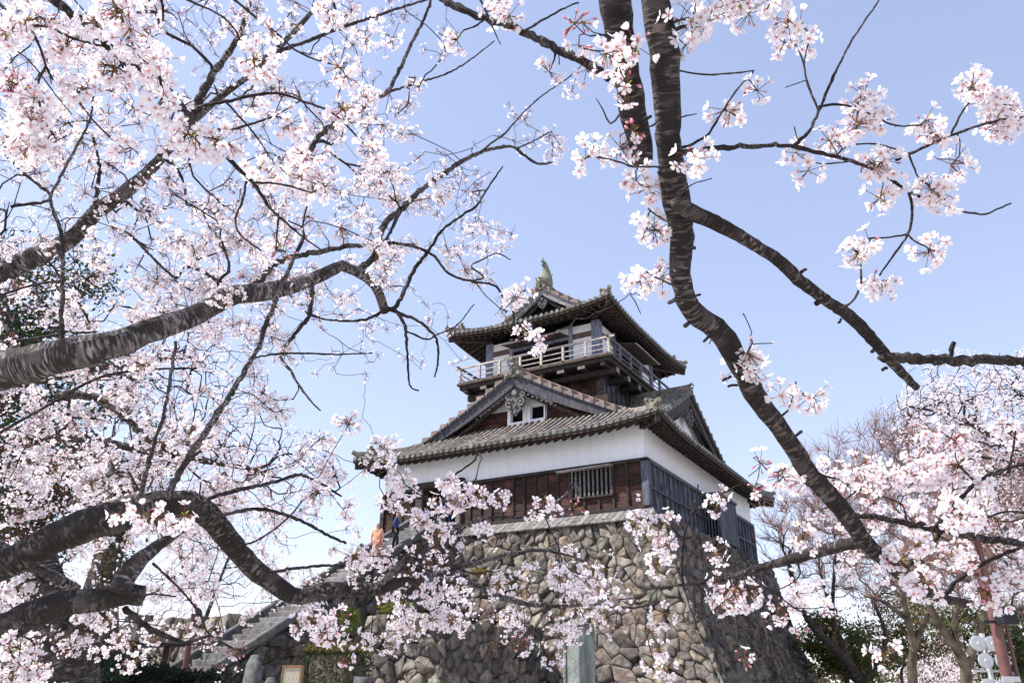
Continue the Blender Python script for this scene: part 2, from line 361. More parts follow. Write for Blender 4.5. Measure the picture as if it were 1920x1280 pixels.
# slanted skirt boards over the stone edge (front)
mb = MB()
n_ = 46
for i in range(n_):
    a = .3 - (W1 + .3) * i / n_; b = .3 - (W1 + .3) * (i + 1) / n_ + .035
    if -11.7 < a < -8.6:
        if mb.V: P_('skirt_boards', mb, 'wood_grey'); mb = MB()
        continue
    fa = .62 * (1 if i else 1)
    mb.hexa([(b, -1.05, -.76), (a + (.5 if i == 0 else 0), -1.05, -.76), (a, -.1, -.17), (b, -.1, -.17), (b, -1.07, -.71), (a + (.5 if i == 0 else 0), -1.07, -.71), (a, -.1, -.11), (b, -.1, -.11)], rt(.5, .85))
P_('skirt_boards', mb, 'wood_grey')

# --- roofs
def irimoya(pre, cx, cy, hx, hy, g, sg, lift, wall_in, col_w=.33, R=.095, ge=None):
    """hip-and-gable roof: eave half sizes hx, hy; gables face -Y/+Y; g(s) height s metres in from the eave"""
    GL = hy - sg
    def lf(d, s): return lift * max(0, 1 - d / 4.2) ** 2 * max(0, 1 - s / 4.0)
    sides = [((1, 0), (0, 1), hx, hy, 'side'), ((-1, 0), (0, 1), hx, hy, 'side'), ((0, -1), (1, 0), hy, hx, 'end'), ((0, 1), (1, 0), hy, hx, 'end')]
    rf = MB(); caps = MB(); sof = MB(); fas = MB(); raf = MB()
    for (o, l, H, Ln, kind) in sides:
        def smax(q):
            if kind == 'side': return H if abs(q) <= GL + 1e-6 else max(0, Ln - abs(q))
            return min(sg + .55, max(0, Ln - abs(q)))
        def pt(q, s, h=0.):
            z = (g if kind == 'side' or ge is None else ge)(s) + lf(Ln - abs(q), s) + h
            return (cx + o[0] * (H - s) + l[0] * q, cy + o[1] * (H - s) + l[1] * q, z)
        nc = round(2 * Ln / col_w); cw = 2 * Ln / nc; prof = [(-cw / 2, 0), (-R, 0), (-R * .7, R * .8), (0, R * 1.15), (R * .7, R * .8), (R, 0), (cw / 2, 0)]
        for c in range(nc):
            qc = -Ln + (c + .5) * cw; sm = max(smax(qc - cw / 2), smax(qc + cw / 2), smax(qc)); ns = max(1, int(sm / .36)); ts = []
            for k in range(ns): ts += [(k / ns, 1.0), ((k + .93) / ns, .9)]
            ts.append((1, .9)); vs = []; vt = []; jit = random.uniform(-.012, .012)
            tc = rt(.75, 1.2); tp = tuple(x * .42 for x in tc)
            for tt, rr in ts:
                kt = random.uniform(.88, 1.12) if rr == 1.0 else kt
                for i, (dq, hh) in enumerate(prof):
                    q = max(-Ln, min(Ln, qc + dq + jit * (1 if hh else 0))); s = tt * smax(q)
                    if kind == 'side' and abs(qc) <= GL < abs(q): s = tt * smax(qc)
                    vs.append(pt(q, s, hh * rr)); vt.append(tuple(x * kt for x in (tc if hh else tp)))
            fs = []; K = len(prof)
            for i in range(len(ts) - 1):
                for j in range(K - 1): fs.append((i * K + j, i * K + j + 1, (i + 1) * K + j + 1, (i + 1) * K + j))
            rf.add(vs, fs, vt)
            p = np.array(pt(qc, 0, R * .25)); out = np.array((o[0], o[1], 0.)); 
            caps.cyl(p - out * .05, p + out * .045, R * 1.22, n=8, tint=rt(.7, 1.3))
        # eave lip under the pans, fascia boards, soffit, rafters
        qs = np.linspace(-Ln, Ln, 41)
        for (s0, h0, h1, th, mbx, ti) in ((.0, -.07, .01, .05, caps, (.8, .75, .65)), (.03, -.21, -.075, .07, fas, (1.5, 1.3, 1.2)), (.17, -.34, -.22, .07, fas, (1, .9, .85))):
            vs = []
            for q in qs:
                qq = q * (Ln - s0) / Ln
                vs += [pt(qq, s0, h1), pt(qq, s0, h0), pt(qq, s0 + th, h0), pt(qq, s0 + th, h1)]
            fs = [(i * 4 + j, i * 4 + (j + 1) % 4, (i + 1) * 4 + (j + 1) % 4, (i + 1) * 4 + j) for i in range(40) for j in range(4)]
            mbx.add(vs, fs, ti)
        S = wall_in + .25; vs = []
        for q in qs:
            for s in np.linspace(.05, S, 4):
                qq = q * (Ln - s) / Ln; vs.append(pt(qq, s, -.22))
        sof.add(vs, [(i * 4 + j, i * 4 + j + 1, (i + 1) * 4 + j + 1, (i + 1) * 4 + j) for i in range(40) for j in range(3)])
        nr = round(2 * (Ln - .3) / .42)
        for i in range(nr + 1):
            q = -(Ln - .3) + i * 2 * (Ln - .3) / nr; s1 = min(S, max(.35, Ln - abs(q)))
            if s1 > .4: raf.bar(pt(q, .24, -.37), pt(q, s1, -.37), .11, .2, rt(.7, 1.3))
    for sx in (-1, 1):
        for sy in (-1, 1):
            raf.bar((cx + sx * (hx - .1), cy + sy * (hy - .1), g(.1) + lift - .42), (cx + sx * (hx - wall_in - .4), cy + sy * (hy - wall_in - .4), g(wall_in) - .40), .2, .26, (1.2, 1.1, 1.1))
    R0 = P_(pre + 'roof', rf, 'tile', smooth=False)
    P_('eave_tile', caps, 'cap', R0); P_('fascia', fas, 'wood_dark', R0); P_('soffit', sof, 'wood_dark', R0); P_('rafters', raf, 'wood_dark', R0)
    # hip ridges with end tiles
    prof = [(-.17, -.05), (-.17, .12), (-.1, .15), (-.09, .22), (0, .28), (.09, .22), (.1, .15), (.17, .12), (.17, -.05)]
    for sx in (-1, 1):
        for sy in (-1, 1):
            pth = []; hp = MB(); orn = MB()
            for s in np.linspace(.12, sg + .1, 10):
                pth.append((cx + sx * (hx - s), cy + sy * (hy - s), g(s) + lf(s, s) + .02 + .10 * max(0, 1 - s / 1.2)))
            hp.sweep(pth, prof, rt(.7, .95))
            a = np.array(pth[0]); d = np.array((sx, sy, 0)) / 2 ** .5
            orn.cyl(a + d * -.1 + (0, 0, .1), a + d * .22 + (0, 0, .24), .13, .12, 10, (1.1, 1, .9))
            b = np.array(pth[2]); e = np.array((-sy, sx, 0)) / 2 ** .5 * sx * sy
            orn.box(b[0] - .14, b[0] + .14, b[1] - .14, b[1] + .14, b[2] + .1, b[2] + .42, (.9, .8, .7)); orn.cyl(b - e * .2 + (0, 0, .42), b + e * .2 + (0, 0, .42), .09, n=8)
            P_('ridge_end_tile', orn, 'orna', P_('hip_ridge', hp, 'tile', R0))
    
    return R0, GL, lf

def scallop(mb, c, ex, ey, nn, k, tint):            # carved pendant with scrolls
    def ring(cx_, cy_, r0, r1, a0, a1, th, n=12):
        vs = []
        for i in range(n + 1):
            a = a0 + (a1 - a0) * i / n
            for r in (r0, r1):
                for t in (0, th): vs.append(c + ex * (cx_ + r * math.cos(a)) * k + ey * (cy_ + r * math.sin(a)) * k + nn * t)
        fs = []
        for i in range(n):
            b = i * 4
            fs += [(b, b + 2, b + 6, b + 4), (b + 1, b + 5, b + 7, b + 3), (b, b + 4, b + 5, b + 1), (b + 2, b + 3, b + 7, b + 6)]
        mb.add(vs, fs, tint)
    pi = math.pi
    hl = [(0, -1.02), (.10, -.90), (.20, -.86), (.22, -.74), (.34, -.68), (.42, -.54), (.40, -.42), (.48, -.34), (.46, -.20), (.36, -.14), (.30, .02), (.14, .12), (0, .16)]
    hl = hl + [(-x, y) for x, y in hl[-2:0:-1]]
    mb.prism([(x * k, y * k) for x, y in hl], c - nn * .05, ex, ey, .05, tuple(t * .6 for t in tint))
    for sx in (-1, 1):
        A = lambda d: d if sx > 0 else 180 - d
        ring(sx * .24, -.48, .12, .17, *[math.radians(A(q)) for q in (-120, 150)], .09, 14); ring(sx * .15, -.74, .07, .11, *[math.radians(A(q)) for q in (-120, 70)], .08, 10)
        ring(sx * .32, -.20, .07, .11, *[math.radians(A(q)) for q in (-150, 130)], .08, 12); ring(sx * .24, -.46, .0, .05, 0, 2 * pi, .09, 8)
        for j in range(7):
            w_ = 1 - .06 * j
            ring(sx * (.62 + .19 * j), -.12 - .105 * j + .03 * (j % 2), .055 * w_, .105 * w_, *[math.radians(A(q)) for q in ((-170, 90) if j % 2 else (-60, 200))], .06, 9)
            ring(sx * (.57 + .19 * j), -.24 - .105 * j - .02 * (j % 2), .0, .05 * w_, 0, 2 * pi, .05, 7)
    ring(0, -.10, .0, .12, 0, 2 * pi, .15, 6); ring(0, -.60, .03, .07, 0, 2 * pi, .10, 10); ring(0, -.86, .0, .05, 0, 2 * pi, .09, 8)

def gable(pre, par, face_o, ex, nn, half, zof, ztop, wall_back, board_m, tints, depth=.42, orn_k=1.0, verge='verge', plaster=True, orn_m='wood_grey'):
    """a gable: face_o (3D point at ridge line, z ignored), ex across, nn outward; zof(t) roof height t metres off the centre"""
    face_o = np.array(face_o, float); ex = np.array(ex, float); nn = np.array(nn, float); up = np.array((0, 0, 1.))
    N = 24; ts = np.linspace(-half, half, 2 * N + 1)
    def P(t, h, n): q = face_o + ex * t + nn * n; return (q[0], q[1], zof(abs(t)) + h)
    bd = MB(); bd2 = MB()
    for mbx, h1, h0, n0, n1, tn in ((bd, -.04, -.04 - depth, -.02, .12, tints[0]), (bd2, -.10 - depth, -.30 - depth, -.22, -.10, tints[1]), (bd, .0, -.12, .1, .19, tints[2])):
        vs = []
        for t in ts:
            e = (abs(t) / half) ** 2.2 * (h1 - h0) * .62
            vs += [P(t, h1, n0), P(t, h1, n1), P(t, h0 + e, n1), P(t, h0 + e, n0)]
        mbx.add(vs, [(i * 4 + j, i * 4 + (j + 1) % 4, (i + 1) * 4 + (j + 1) % 4, (i + 1) * 4 + j) for i in range(2 * N) for j in range(4)] + [(0, 1, 2, 3), tuple(2 * N * 4 + j for j in (3, 2, 1, 0))], tn)
    B = P_('bargeboard', bd, board_m, par); P_('inner_bargeboard', bd2, 'wood_dark', B)
    vg = MB(); cp = MB()
    for sgn in (-1, 1):
        n = int(half / .50)
        for i in range(n):
            t0 = (i + .12) * half / n; t1 = (i + .93) * half / n; k = rt(.85, 1.2)
            vs = []
            for t in (t0, t1):
                lift_ = .06 if t == t0 else .29
                for nn_, h in ((-.45, -.02), (.26, -.03), (.26, lift_), (-.45, lift_ + .06)): vs.append(P(sgn * t, h, nn_))
            vg.add(vs, [(0, 1, 2, 3), (7, 6, 5, 4), (0, 4, 5, 1), (1, 5, 6, 2), (2, 6, 7, 3), (3, 7, 4, 0)], k)
            q = np.array(P(sgn * (t1 - .03), .03, .2)); cp.cyl(q, q + nn * .07, .075, n=8, tint=rt(.8, 1.3))
        pth = [P(sgn * t, .26, -.5) for t in np.linspace(.1, half * .98, 14)]
        vg.sweep(pth, [(-.11, -.12), (-.11, .05), (-.05, .13), (.05, .13), (.11, .05), (.11, -.12)], rt(.8, .95))
    P_('verge_tile', vg, verge, par); P_('verge_end_cap', cp, 'cap', par)
    og = MB(); scallop(og, np.array((*(face_o + nn * -.02)[:2], zof(0) - depth - .25)), ex, up, nn, orn_k, (.62, .62, .66)); P_('carved_pendant', og, orn_m, B)
    return P

# lower roof
HX, HY = W1 / 2 + 1.25, D1 / 2 + 1.25; CX = -W1 / 2
g1 = lambda s: 3.28 + .44 * s + .0088 * s * s
g1e = lambda s: 3.28 + .50 * s + .035 * s * s
R1_, GL1, lf1 = irimoya('lower_', CX, CY, HX, HY, g1, 2.25, .34, 1.25, ge=g1e)
yg = CY - GL1
Zg = lambda t: g1(max(0, HX - t))
gable('front', R1_, (CX, yg, 0), (1, 0, 0), (0, -1, 0), HX - 2.2, Zg, 0, 0, 'wood_blue', [(.62, .56, .54), (1, 1, 1), (.8, .8, .84)], (.64), 1.3)
# front gable wall with windows, at y = yg + .45
def gable_wall(name, par, o, ex, nn, half, zof, zbot, openings, zsplit, thick=.1):
    o = np.array(o, float); ex = np.array(ex, float); nn = np.array(nn, float); mb = MB(); N = 40
    us = sorted(set([*np.linspace(-half, half, N + 1)] + [u for a in openings for u in a[:2]]))
    for a, b in zip(us[:-1], us[1:]):
        if b - a < 1e-6: continue
        m_ = (a + b) / 2; segs = [(zsplit if not any(q[0] - .3 < m_ < q[1] + .3 for q in openings) else zbot, None)]
        for q in openings:
            if q[0] - 1e-6 <= a and b <= q[1] + 1e-6: segs = [(zbot, q[2]), (q[3], None)]
        for z0, z1 in segs:
            ta = zof(abs(a)) - .1 if z1 is None else z1; tb = zof(abs(b)) - .1 if z1 is None else z1
            if min(ta, tb) <= z0 and z1 is None and max(ta, tb) <= z0: continue
            ta = max(ta, z0); tb = max(tb, z0)
            q0 = o + ex * a; q1 = o + ex * b; v = []
            for zz, q in ((z0, q0), (z0, q1), (tb, q1), (ta, q0)): v.append((q[0], q[1], zz))
            v += [tuple(np.array(p) - nn * thick) for p in v]
            mb.add(v, [(0, 1, 2, 3), (7, 6, 5, 4), (0, 4, 5, 1), (1, 5, 6, 2), (2, 6, 7, 3), (3, 7, 4, 0)])
    return P_(name, mb, 'plaster', par)
yw = yg + .75
ops = [(-.62, .06, 5.20, 5.84), (.50, 1.24, 5.20, 5.84)]
gable_wall('gable_wall', R1_, (CX, yw, 0), (1, 0, 0), (0, -1, 0), HX - 2.6, Zg, 4.3, [(a, b, c, d) for a, b, c, d in ops], 5.88)
mb = MB(); boards(mb, (CX, yw + .1, 0), (1, 0, 0), (0, -1, 0), -4.6, -.80, 4.3, 5.84, .6, 3, .12); P_('gable_boards', mb, 'wood_red', R1_); mb = MB(); boards(mb, (CX, yw + .1, 0), (1, 0, 0), (0, -1, 0), 1.36, 4.6, 4.3, 5.84, .6, 3, .12)
P_('gable_boards', mb, 'wood_red', R1_)
for a, b, c, d in ops: mb = MB(); mb.box(CX + a, CX + b, yw + .3, yw + .4, c - .1, d + .1); P_('gable_window', mb, 'black', R1_)
mb = MB()
for x0, x1 in ((-.80, -.63), (.07, .27), (.29, .49), (1.25, 1.32)): mb.box(CX + x0, CX + x1, yw - .14, yw - .003, 4.55, 5.88)
mb.box(CX - .80, CX + 1.32, yw - .1, yw - .004, 4.45, 5.18); P_('gable_window_frame', mb, 'plaster', R1_)
# main ridge of the lower roof (front piece, runs back into the tower) and demon-face end tile
rp = [(-.24, -.25), (-.24, .12), (-.16, .16), (-.15, .38), (-.1, .5), (0, .55), (.1, .5), (.15, .38), (.16, .16), (.24, .12), (.24, -.25)]
mb = MB(); zr1 = g1(HX); mb.sweep([(CX, yg - .15, zr1 + .02), (CX, yg + 1.5, zr1), (CX, 4.6, zr1)], rp, (.85, .8, .75)); mb.sweep([(CX, 11.7, zr1), (CX, 2 * CY - yg + .15, zr1)], rp, (.85, .8, .75)); P_('main_ridge', mb, 'tile', R1_)
def onigawara(name, par, c, nn, k=1.):
    c = np.array(c, float); nn = np.array(nn, float); ex = np.cross(nn, (0, 0, 1)); up = np.array((0, 0, 1.)); mb = MB()
    mb.prism([(-.30, -.3), (.30, -.3), (.36, 0), (.30, .34), (.16, .52), (.07, .74), (-.07, .74), (-.16, .52), (-.30, .34), (-.36, 0)][::1], c, ex * k, up * k, .16 * k, (.9, .95, .9))
    for sx in (-1, 1):
        mb.cyl(c + ex * sx * .15 * k + up * .2 * k + nn * .0, c + ex * sx * .15 * k + up * .2 * k + nn * .24 * k, .09 * k, .05 * k, 8, (1.2, 1.2, 1.1))
        mb.cyl(c + ex * sx * .42 * k + up * -.15 * k, c + ex * sx * .42 * k + up * -.15 * k + nn * .2 * k, .16 * k, .14 * k, 10, (1, 1, .95)); mb.bar(c + ex * sx * .28 * k + up * .4 * k + nn * .08, c + ex * sx * .34 * k + up * .86 * k + nn * .16, .1 * k, .1 * k, (1.1, 1.1, 1))
    mb.cyl(c + up * .02 * k, c + up * .02 * k + nn * .26 * k, .14 * k, .1 * k, 8, (.7, .7, .7)); mb.cyl(c + up * .75 * k - nn * .2 * k, c + up * .8 * k + nn * .3 * k, .1 * k, n=10, tint=(1.1, 1.1, 1.05))
    mb.cyl(c + up * .42 * k, c + up * .42 * k + nn * .22 * k, .1 * k, .08 * k, 8)
    return P_(name, mb, 'orna', par, bevel=.015)
onigawara('ridge_end_ornament', R1_, (CX, yg - .22, zr1 + .02), (0, -1, 0), .82)

# side gables (dormer gables) on the left and right slopes
h1 = lambda t: g1(HX - t)
def chidori(sx):
    xf = CX + sx * (HX - 1.75); xi = CX + sx * 3.2; rf = MB(); zmain = lambda x: g1(HX - abs(x - CX)); nc = round(abs(xf - xi) / .32)
    R = .085; cw = abs(xf - xi) / nc; prof = [(-cw / 2, 0), (-R, 0), (-R * .7, R * .8), (0, R * 1.15), (R * .7, R * .8), (R, 0), (cw / 2, 0)]
    for sy in (-1, 1):
        for c in range(nc):
            x = xi + (xf - xi) * (c + .5) / nc; T = HX - max(.3, (HX - abs(x - CX)) - .5); T = min(T, HX - .6); n = int(T / .36) * 2; vs = []; tc = rt(.75, 1.2); vt = []
            for i in range(n + 1):
                t = T * i / n; kk = random.uniform(.85, 1.15)
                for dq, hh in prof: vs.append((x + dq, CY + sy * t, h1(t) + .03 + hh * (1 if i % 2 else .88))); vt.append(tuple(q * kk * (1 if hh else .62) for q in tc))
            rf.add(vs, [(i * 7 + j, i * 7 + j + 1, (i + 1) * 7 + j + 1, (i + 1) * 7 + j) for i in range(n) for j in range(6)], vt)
    Rr = P_('dormer_roof', rf, 'tile', keep); half = 5.6
    gable('side', Rr, (xf, CY, 0), (0, 1, 0), (sx, 0, 0), half, lambda t: h1(t) + .05, 0, 0, 'wood_dark', [(1.6, 1.6, 1.75), (.8, .8, .8), (1.5, 1.5, 1.6)], .60, 1.0, verge='cap', orn_m='wood_grey')
    gable_wall('gable_wall', Rr, (xf - sx * .45, CY, 0), (0, 1, 0), (sx, 0, 0), 4.9, h1, 4.2, [], 4.2)
    mb = MB(); mb.sweep([(xf + sx * .1, CY, g1(HX) + .05), (xi, CY, g1(HX) + .02)], rp, (.8, .8, .75)); P_('dormer_ridge', mb, 'tile', Rr)
    onigawara('ridge_end_ornament', Rr, (xf + sx * .15, CY, g1(HX) + .1), (sx, 0, 0), .6)
    sf = MB()                                         # dark underside of the gable overhang
    ts = np.linspace(-half, half, 31); vs = []
    for t in ts: vs += [(xf, CY + t, h1(abs(t)) - .06), (xf - sx * .6, CY + t, h1(abs(t)) - .06)]
    sf.add(vs, [(i * 2, i * 2 + 1, i * 2 + 3, i * 2 + 2) for i in range(30)]); P_('soffit', sf, 'wood_dark', Rr)
chidori(1); chidori(-1)

# --- tower storey
TX, TY = -7.29, 8.15; TW, TD = 3.45, 3.8
mb = MB(); mb.box(TX - TW + .1, TX + TW - .1, TY - TD + .1, TY + TD - .1, 4.2, 11.2); P_('tower_core', mb, 'black')
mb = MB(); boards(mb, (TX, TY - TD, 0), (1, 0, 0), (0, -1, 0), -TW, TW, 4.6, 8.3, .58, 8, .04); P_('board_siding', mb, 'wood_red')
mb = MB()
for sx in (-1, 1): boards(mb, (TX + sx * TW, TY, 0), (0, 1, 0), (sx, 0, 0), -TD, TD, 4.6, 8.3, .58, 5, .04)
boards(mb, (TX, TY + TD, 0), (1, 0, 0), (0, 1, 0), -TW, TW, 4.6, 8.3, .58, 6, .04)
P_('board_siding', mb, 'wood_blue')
mb = MB()
for i in range(13):
    u = -TW + i * TW / 6; mb.box(TX + u - .05, TX + u + .05, TY - TD - .1, TY - TD, 4.6, 8.3)
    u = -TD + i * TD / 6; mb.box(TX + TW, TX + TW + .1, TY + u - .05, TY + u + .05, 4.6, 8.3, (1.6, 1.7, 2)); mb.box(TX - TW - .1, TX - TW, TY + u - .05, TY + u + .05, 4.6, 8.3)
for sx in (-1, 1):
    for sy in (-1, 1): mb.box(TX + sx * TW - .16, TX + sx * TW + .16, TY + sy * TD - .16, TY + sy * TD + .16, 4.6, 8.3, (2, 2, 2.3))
P_('timber_frame', mb, 'wood_dark')
# --- veranda
VW, VD = 4.62, 5.05; zf = 8.52
mb = MB(); mb.box(TX - VW, TX + VW, TY - VD, TY + VD, zf - .12, zf, (1.5, 1.4, 1.2)); mb.box(TX - VW + .12, TX + VW - .12, TY - VD + .12, TY + VD - .12, zf - .34, zf - .123)
for k in range(8):
    x = TX - VW + .5 + k * (2 * VW - 1) / 7
    mb.box(x - .12, x + .12, TY - VD - .06 + .2, TY + VD - .14, zf - .54, zf - .34, rt(.7, 1.))
for k in range(7):
    y = TY - VD + .8 + k * (2 * VD - 1.6) / 6
    mb.box(TX - VW + .3, TX + VW + .02, y - .15, y + .15, zf - .84, zf - .55, rt(.8, 1.1))
mb.box(TX - VW + .75, TX + VW - .75, TY - VD + .6, TY - VD + .85, zf - .80, zf - .56, (.8, .8, .8))
vr = P_('veranda', mb, 'wood_dark')
mb = MB()
for k in range(7):
    y = TY - VD + .8 + k * (2 * VD - 1.6) / 6; mb.box(TX + VW + .02, TX + VW + .05, y - .14, y + .14, zf - .83, zf - .56, (.9, .95, 1.0))
for k in (1, 3, 5, 6):
    x = TX - VW + .5 + k * (2 * VW - 1) / 7; mb.box(x - .2, x + .2, TY - VD + .1, TY - VD + .13, zf - .54, zf - .38, (.6, .6, .6))
P_('beam_ends', mb, 'wood_grey', vr)
# railing
for nm, a, b in (('railing', (-1, -1), (1, -1)), ('railing', (1, -1), (1, 1)), ('railing', (-1, 1), (1, 1)), ('railing', (-1, -1), (-1, 1))):
    A = np.array((TX + a[0] * (VW - .12), TY + a[1] * (VD - .12), zf)); B = np.array((TX + b[0] * (VW - .12), TY + b[1] * (VD - .12), zf)); d = (B - A) / np.linalg.norm(B - A)
    ln = np.linalg.norm(B - A); ext = .32; mb = MB(); t = (1.55, 1.5, 1.45) if a[1] == b[1] else (.55, .58, .7)  # front and back rails tinted as sunlit, side rails tinted as in bluish shade
    mb.bar(A - d * ext + (0, 0, .93), B + d * ext + (0, 0, .93), .1, .1, t)
    for z in (.32, .6): mb.bar(A + (0, 0, z), B + (0, 0, z), .04, .045, t)
    mb.bar(A + (0, 0, .05), B + (0, 0, .05), .12, .1, (.6, .55, .5))
    n = 7
    for i in range(n + 1 if a[1] == b[1] else n):
        if a[1] != b[1] and i == 0: continue
        p = A + d * ln * i / n; mb.bar(p + (0, 0, .02), p + (0, 0, .9), .12, .12, tuple(q * random.uniform(.9, 1.08) for q in t), up=(d[1], d[0], 0))
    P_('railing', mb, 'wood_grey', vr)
# --- top storey: posts, plaster panels, beam, opening with raised shutter
def upper_face(o, ex, nn, H, nm, post_t, shade):
    o = np.array(o, float); ex = np.array(ex, float); nn = np.array(nn, float)
    def bx(mb, u0, u1, n0, n1, z0, z1, t=(1, 1, 1)):
        v = [o + ex * u + nn * n + np.array([0, 0, z]) for z in (z0, z1) for u, n in ((u0, n0), (u1, n0), (u1, n1), (u0, n1))]; mb.hexa(v, t)
    fr = MB(); pl = MB(); op = 1.75
    for s in (-1, 1):
        for c, wd in ((op + .1, .2),): bx(fr, s * c - wd / 2, s * c + wd / 2, -.1, .1, zf, 11.1, post_t)
        a, b = sorted((s * (op + .2), s * (H - .36))); bx(pl, a, b, -.1, .0, zf + .2, 10.25); bx(pl, a, b, -.1, 0, 10.55, 11.0)
        bx(fr, a, b, -.05, .05, 10.25, 10.55, (1.3, .8, .6)); bx(fr, a, b, -.05, .05, zf, zf + .2, (1.3, .7, .5))
    bx(fr, -op, op, -.05, .08, 10.3, 10.5, post_t); bx(pl, op - .75, op, -.08, -.01, 10.5, 11.0); bx(fr, -op, op, -.05, .05, zf, zf + .15)
    for i in range(9): bx(fr, -op + .2 + i * .39, -op + .26 + i * .39, -.16, -.1, zf, 9.6, (.7, .5, .4))
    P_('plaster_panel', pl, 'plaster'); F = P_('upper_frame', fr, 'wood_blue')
    sh = MB(); v = [o + ex * u + nn * n + np.array([0, 0, z]) for (n, z) in ((.08, 10.52), (1.25, 10.28)) for u in (-op, op)]
    v = [v[0], v[1], v[3], v[2]]; v += [q - np.array([0, 0, .06]) for q in v]; sh.add(v, [(0, 1, 2, 3), (7, 6, 5, 4), (0, 4, 5, 1), (1, 5, 6, 2), (2, 6, 7, 3), (3, 7, 4, 0)], (.35, .3, .28))
    e0 = o + ex * -op + nn * 1.25 + np.array([0, 0, 10.26]); e1 = o + ex * op + nn * 1.25 + np.array([0, 0, 10.26]); sh.bar(e0, e1, .07, .07, (1.1, 1, .95))
    P_('raised_shutter', sh, 'wood_grey', F)
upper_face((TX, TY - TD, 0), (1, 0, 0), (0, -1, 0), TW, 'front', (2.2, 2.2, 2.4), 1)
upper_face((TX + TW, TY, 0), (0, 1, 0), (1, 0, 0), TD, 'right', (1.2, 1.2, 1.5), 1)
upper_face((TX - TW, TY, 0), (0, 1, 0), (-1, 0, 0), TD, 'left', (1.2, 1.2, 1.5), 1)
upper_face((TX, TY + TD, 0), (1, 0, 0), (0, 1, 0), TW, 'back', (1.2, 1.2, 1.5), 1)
for sx in (-1, 1):
    for sy in (-1, 1): mb = MB(); mb.box(TX + sx * (TW - .16) - .22, TX + sx * (TW - .16) + .22, TY + sy * (TD - .16) - .22, TY + sy * (TD - .16) + .22, zf, 11.1, (1.9, 1.9, 2.2)); P_('corner_post', mb, 'wood_blue')
# --- upper roof
UX, UY = 5.0, 5.72; g2 = lambda s: 11.08 + .33 * s + .05 * s * s
R2_, GL2, lf2 = irimoya('upper_', TX, TY, UX, UY, g2, 2.15, .36, 1.45, .31, .088)
y2 = TY - GL2; Z2 = lambda t: g2(max(0, UX - t))
gable('front', R2_, (TX, y2, 0), (1, 0, 0), (0, -1, 0), UX - 2.05, Z2, 0, 0, 'wood_grey', [(.75, .77, .85), (1, 1, 1), (.95, .97, 1.05)], .42, .66, orn_m='wood_grey')
mb = MB(); N = 20
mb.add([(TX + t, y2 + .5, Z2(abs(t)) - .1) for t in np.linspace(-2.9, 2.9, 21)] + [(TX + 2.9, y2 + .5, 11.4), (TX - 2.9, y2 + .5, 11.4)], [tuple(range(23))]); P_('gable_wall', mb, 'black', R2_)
mb = MB(); zr2 = g2(UX); mb.sweep([(TX, y2 - .2, zr2 + .05), (TX, TY, zr2 - .02), (TX, 2 * TY - y2 + .2, zr2 + .05)], rp, (.8, .75, .7)); P_('main_ridge', mb, 'tile', R2_)
onigawara('ridge_end_ornament', R2_, (TX, y2 - .25, zr2 + .02), (0, -1, 0), .62)
# fish ornaments on the ridge: curved scaly body, tail up, fins
def shachi(y, s):
    tb = Tubes(); pts = [(TX, y - s * .30, zr2 + .15), (TX, y - s * .10, zr2 + .42), (TX, y + s * .08, zr2 + .75), (TX, y + s * .14, zr2 + 1.1), (TX, y + s * .08, zr2 + 1.42), (TX, y + s * .0, zr2 + 1.7), (TX, y + s * .02, zr2 + 1.95)]
    P = catmull(pts, .06); n = len(P); t = np.linspace(0, 1, n); r = np.interp(t, [0, .12, .3, .6, .85, 1], [.42, .50, .40, .25, .13, .015]); r = r * (1 + .08 * (np.arange(n) % 2))
    tb.add(P, r, 10, .06); o = tb.build('fish_ornament', M['orna'], keep, (1.1, 1.1, 1.0))
    f = MB()
    f.prism([(0, 0), (.34, .10), (.22, .22), (.36, .40), (.16, .42), (.18, .66), (-.02, .30)], (TX - .03, y, zr2 + 1.45), (0, -s * 1.0, 0), (0, 0, 1), .06, (.9, 1.05, 1))
    f.prism([(0, 0), (-.3, .06), (-.16, .2), (-.3, .36), (-.1, .4), (-.1, .6), (.06, .3)], (TX - .03, y, zr2 + 1.45), (0, -s * 1.0, 0), (0, 0, 1), .06, (.9, 1.05, 1))
    for k in range(6):
        q = P[int(n * (.2 + .12 * k))]; f.prism([(0, 0), (.2, .1), (.02, .22)], (TX - .02, q[1] + s * .18, q[2] - .05), (0, s, 0), (0, 0, 1), .04, (.8, .95, .9))
    for sx in (-1, 1): f.prism([(0, 0), (.34, .40), (.10, .22), (.0, .2)], (TX + sx * .2, y - s * .1, zr2 + .45), (sx, 0, 0), (0, 0, 1), .05, (.5, .6, .6))
    P_('fin', f, 'orna', o)
shachi(y2 + .35, 1); shachi(2 * TY - y2 - .35, -1)

# ================================================================ GROUND, STONE WALLS, STAIRS
GZ = -8.8
def structure(o): o['kind'] = 'structure'; return o
N = 60; xs = np.concatenate([-np.geomspace(2000, 30, 15), np.linspace(-25, 45, N), np.geomspace(50, 2000, 15)]); ys = np.concatenate([-np.geomspace(500, 60, 8), np.linspace(-55, 45, N), np.geomspace(50, 3000, 15)])
X, Y = np.meshgrid(xs, ys); Z = GZ + .12 * np.sin(X * .31 + 1) * np.cos(Y * .27) + .05 * np.sin(X * 1.1) * np.sin(Y * .9)
V = np.stack([X, Y, Z], -1).reshape(-1, 3); a, b = len(ys), len(xs); i, j = np.meshgrid(np.arange(a - 1), np.arange(b - 1), indexing='ij'); q = i * b + j
structure(arr_mesh('ground', V, np.stack([q, q + 1, q + b + 1, q + b], -1).reshape(-1, 4), None, M['ground'], None, True, None, 4))

